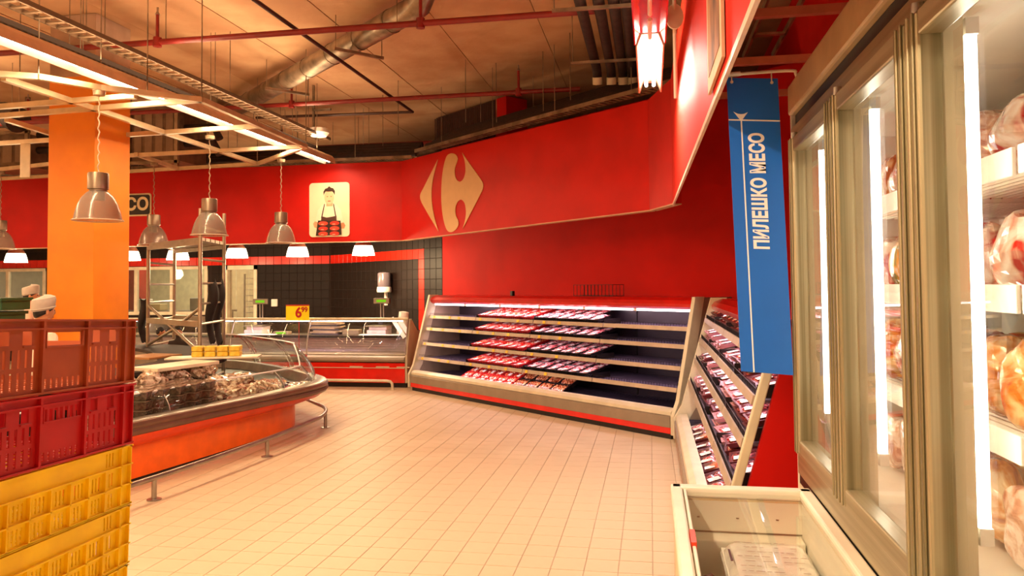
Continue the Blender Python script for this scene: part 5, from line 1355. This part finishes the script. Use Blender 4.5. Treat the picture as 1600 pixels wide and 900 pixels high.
o = mb.build('louvres', mat('louvre_brown', '#4a281a', .6), ab); o['kind'] = 'stuff'
# air handling units behind the lattice
HV = mat('hvac_casing', '#7a6452', .5, .4, var=.15)
def hvac(x0, x1, y, z0, z1, label):
    r = thing('air_unit', label, 'air conditioner', ((x0+x1)/2, y+.5, z0))
    MB().box(x0, x1, y, y+.8, z0, z1).build('casing', HV, r, bevel=.01)
    for k in range(4): a = x0+.08+k*(x1-x0-.1)/4; MB().box(a, a+(x1-x0)/4-.08, y-.012, y, z0+.08, z1-.08).build('panel', mat('hvac_panel', '#8e7866', .5, .3), r, bevel=.006)
    MB().box(x0-.05, x1+.05, y-.06, y-.02, z1, z1+.05).box(x0-.05, x1+.05, y-.06, y-.02, z0-.05, z0).build('frame_rail', GALV, r)
    for x in (x0, x1): MB().box(x-.03, x+.03, y-.06, y-.01, z0-.15, 4.8).build('upright', GALV, r)
    for zz in (z0+.3, z0+.55): MB().tube([(x1,y+.2,zz),(x1+.5,y+.2,zz),(x1+.6,y+.2,zz-.2)], .06, 10).build('lagged_hose', DARKM, r, smooth=True)
a = ony(203, 240, 10.95); b = ony(278, 240, 10.95); hvac(a.x, b.x, 10.95, 3.66, 4.55, 'brown grey air handling unit hanging behind the lattice, right of the pillar')
a = ony(-40, 240, 10.95); b = ony(45, 240, 10.95); hvac(a.x, b.x, 10.95, 3.66, 4.2, 'brown grey air handling unit at the far left behind the lattice')
a = ony(0, 165, 9.3); du2 = thing('round_duct', 'short round duct at the far left edge under the ceiling', 'duct', (a.x-.3, 9.3, 3.9))
MB().tube([(a.x-2, 9.3, 4.1),(a.x+.1, 9.3, 4.1),(a.x+.35, 9.25, 4.0)], .18, 18).build('duct_pipe', DARKM, du2, smooth=True)
# loudspeaker and bracket left of the bundle
p = ony(498, 208, 11.2); sp_ = thing('ceiling_speaker', 'pale round ceiling device on a bracket above the chef poster', 'speaker', (p.x, p.y, p.z))
MB().lathe([(0,-.05),(.12,-.05),(.16,.0),(.14,.07),(0,.09)], 18, (p.x,p.y,p.z)).build('dome', WHITEP, sp_, smooth=True)
MB().box(p.x-.1, p.x-.07, p.y-.02, p.y+.02, p.z, 4.8).box(p.x-.1, p.x+.2, p.y-.02, p.y+.02, p.z+.35, p.z+.38).build('bracket', GALV, sp_)
# threaded rods left hanging
for k, (x_, y0_, yy) in enumerate(((130,30,6.5),(598,120,12),(622,118,11.2),(727,70,10.5),(775,80,10.6),(848,70,10.2),(560,150,13.5),(520,160,13.8),(890,30,9.5),(105,60,9.5))):
    p = ony(x_, y0_, yy); o = MB().tube([(p.x,p.y,4.8),(p.x,p.y,3.95)], .006, 5).build('threaded_rod', GALV)
    tag(o, 'thin threaded rod hanging bare from the concrete ceiling', 'rod', 'bare threaded rods')
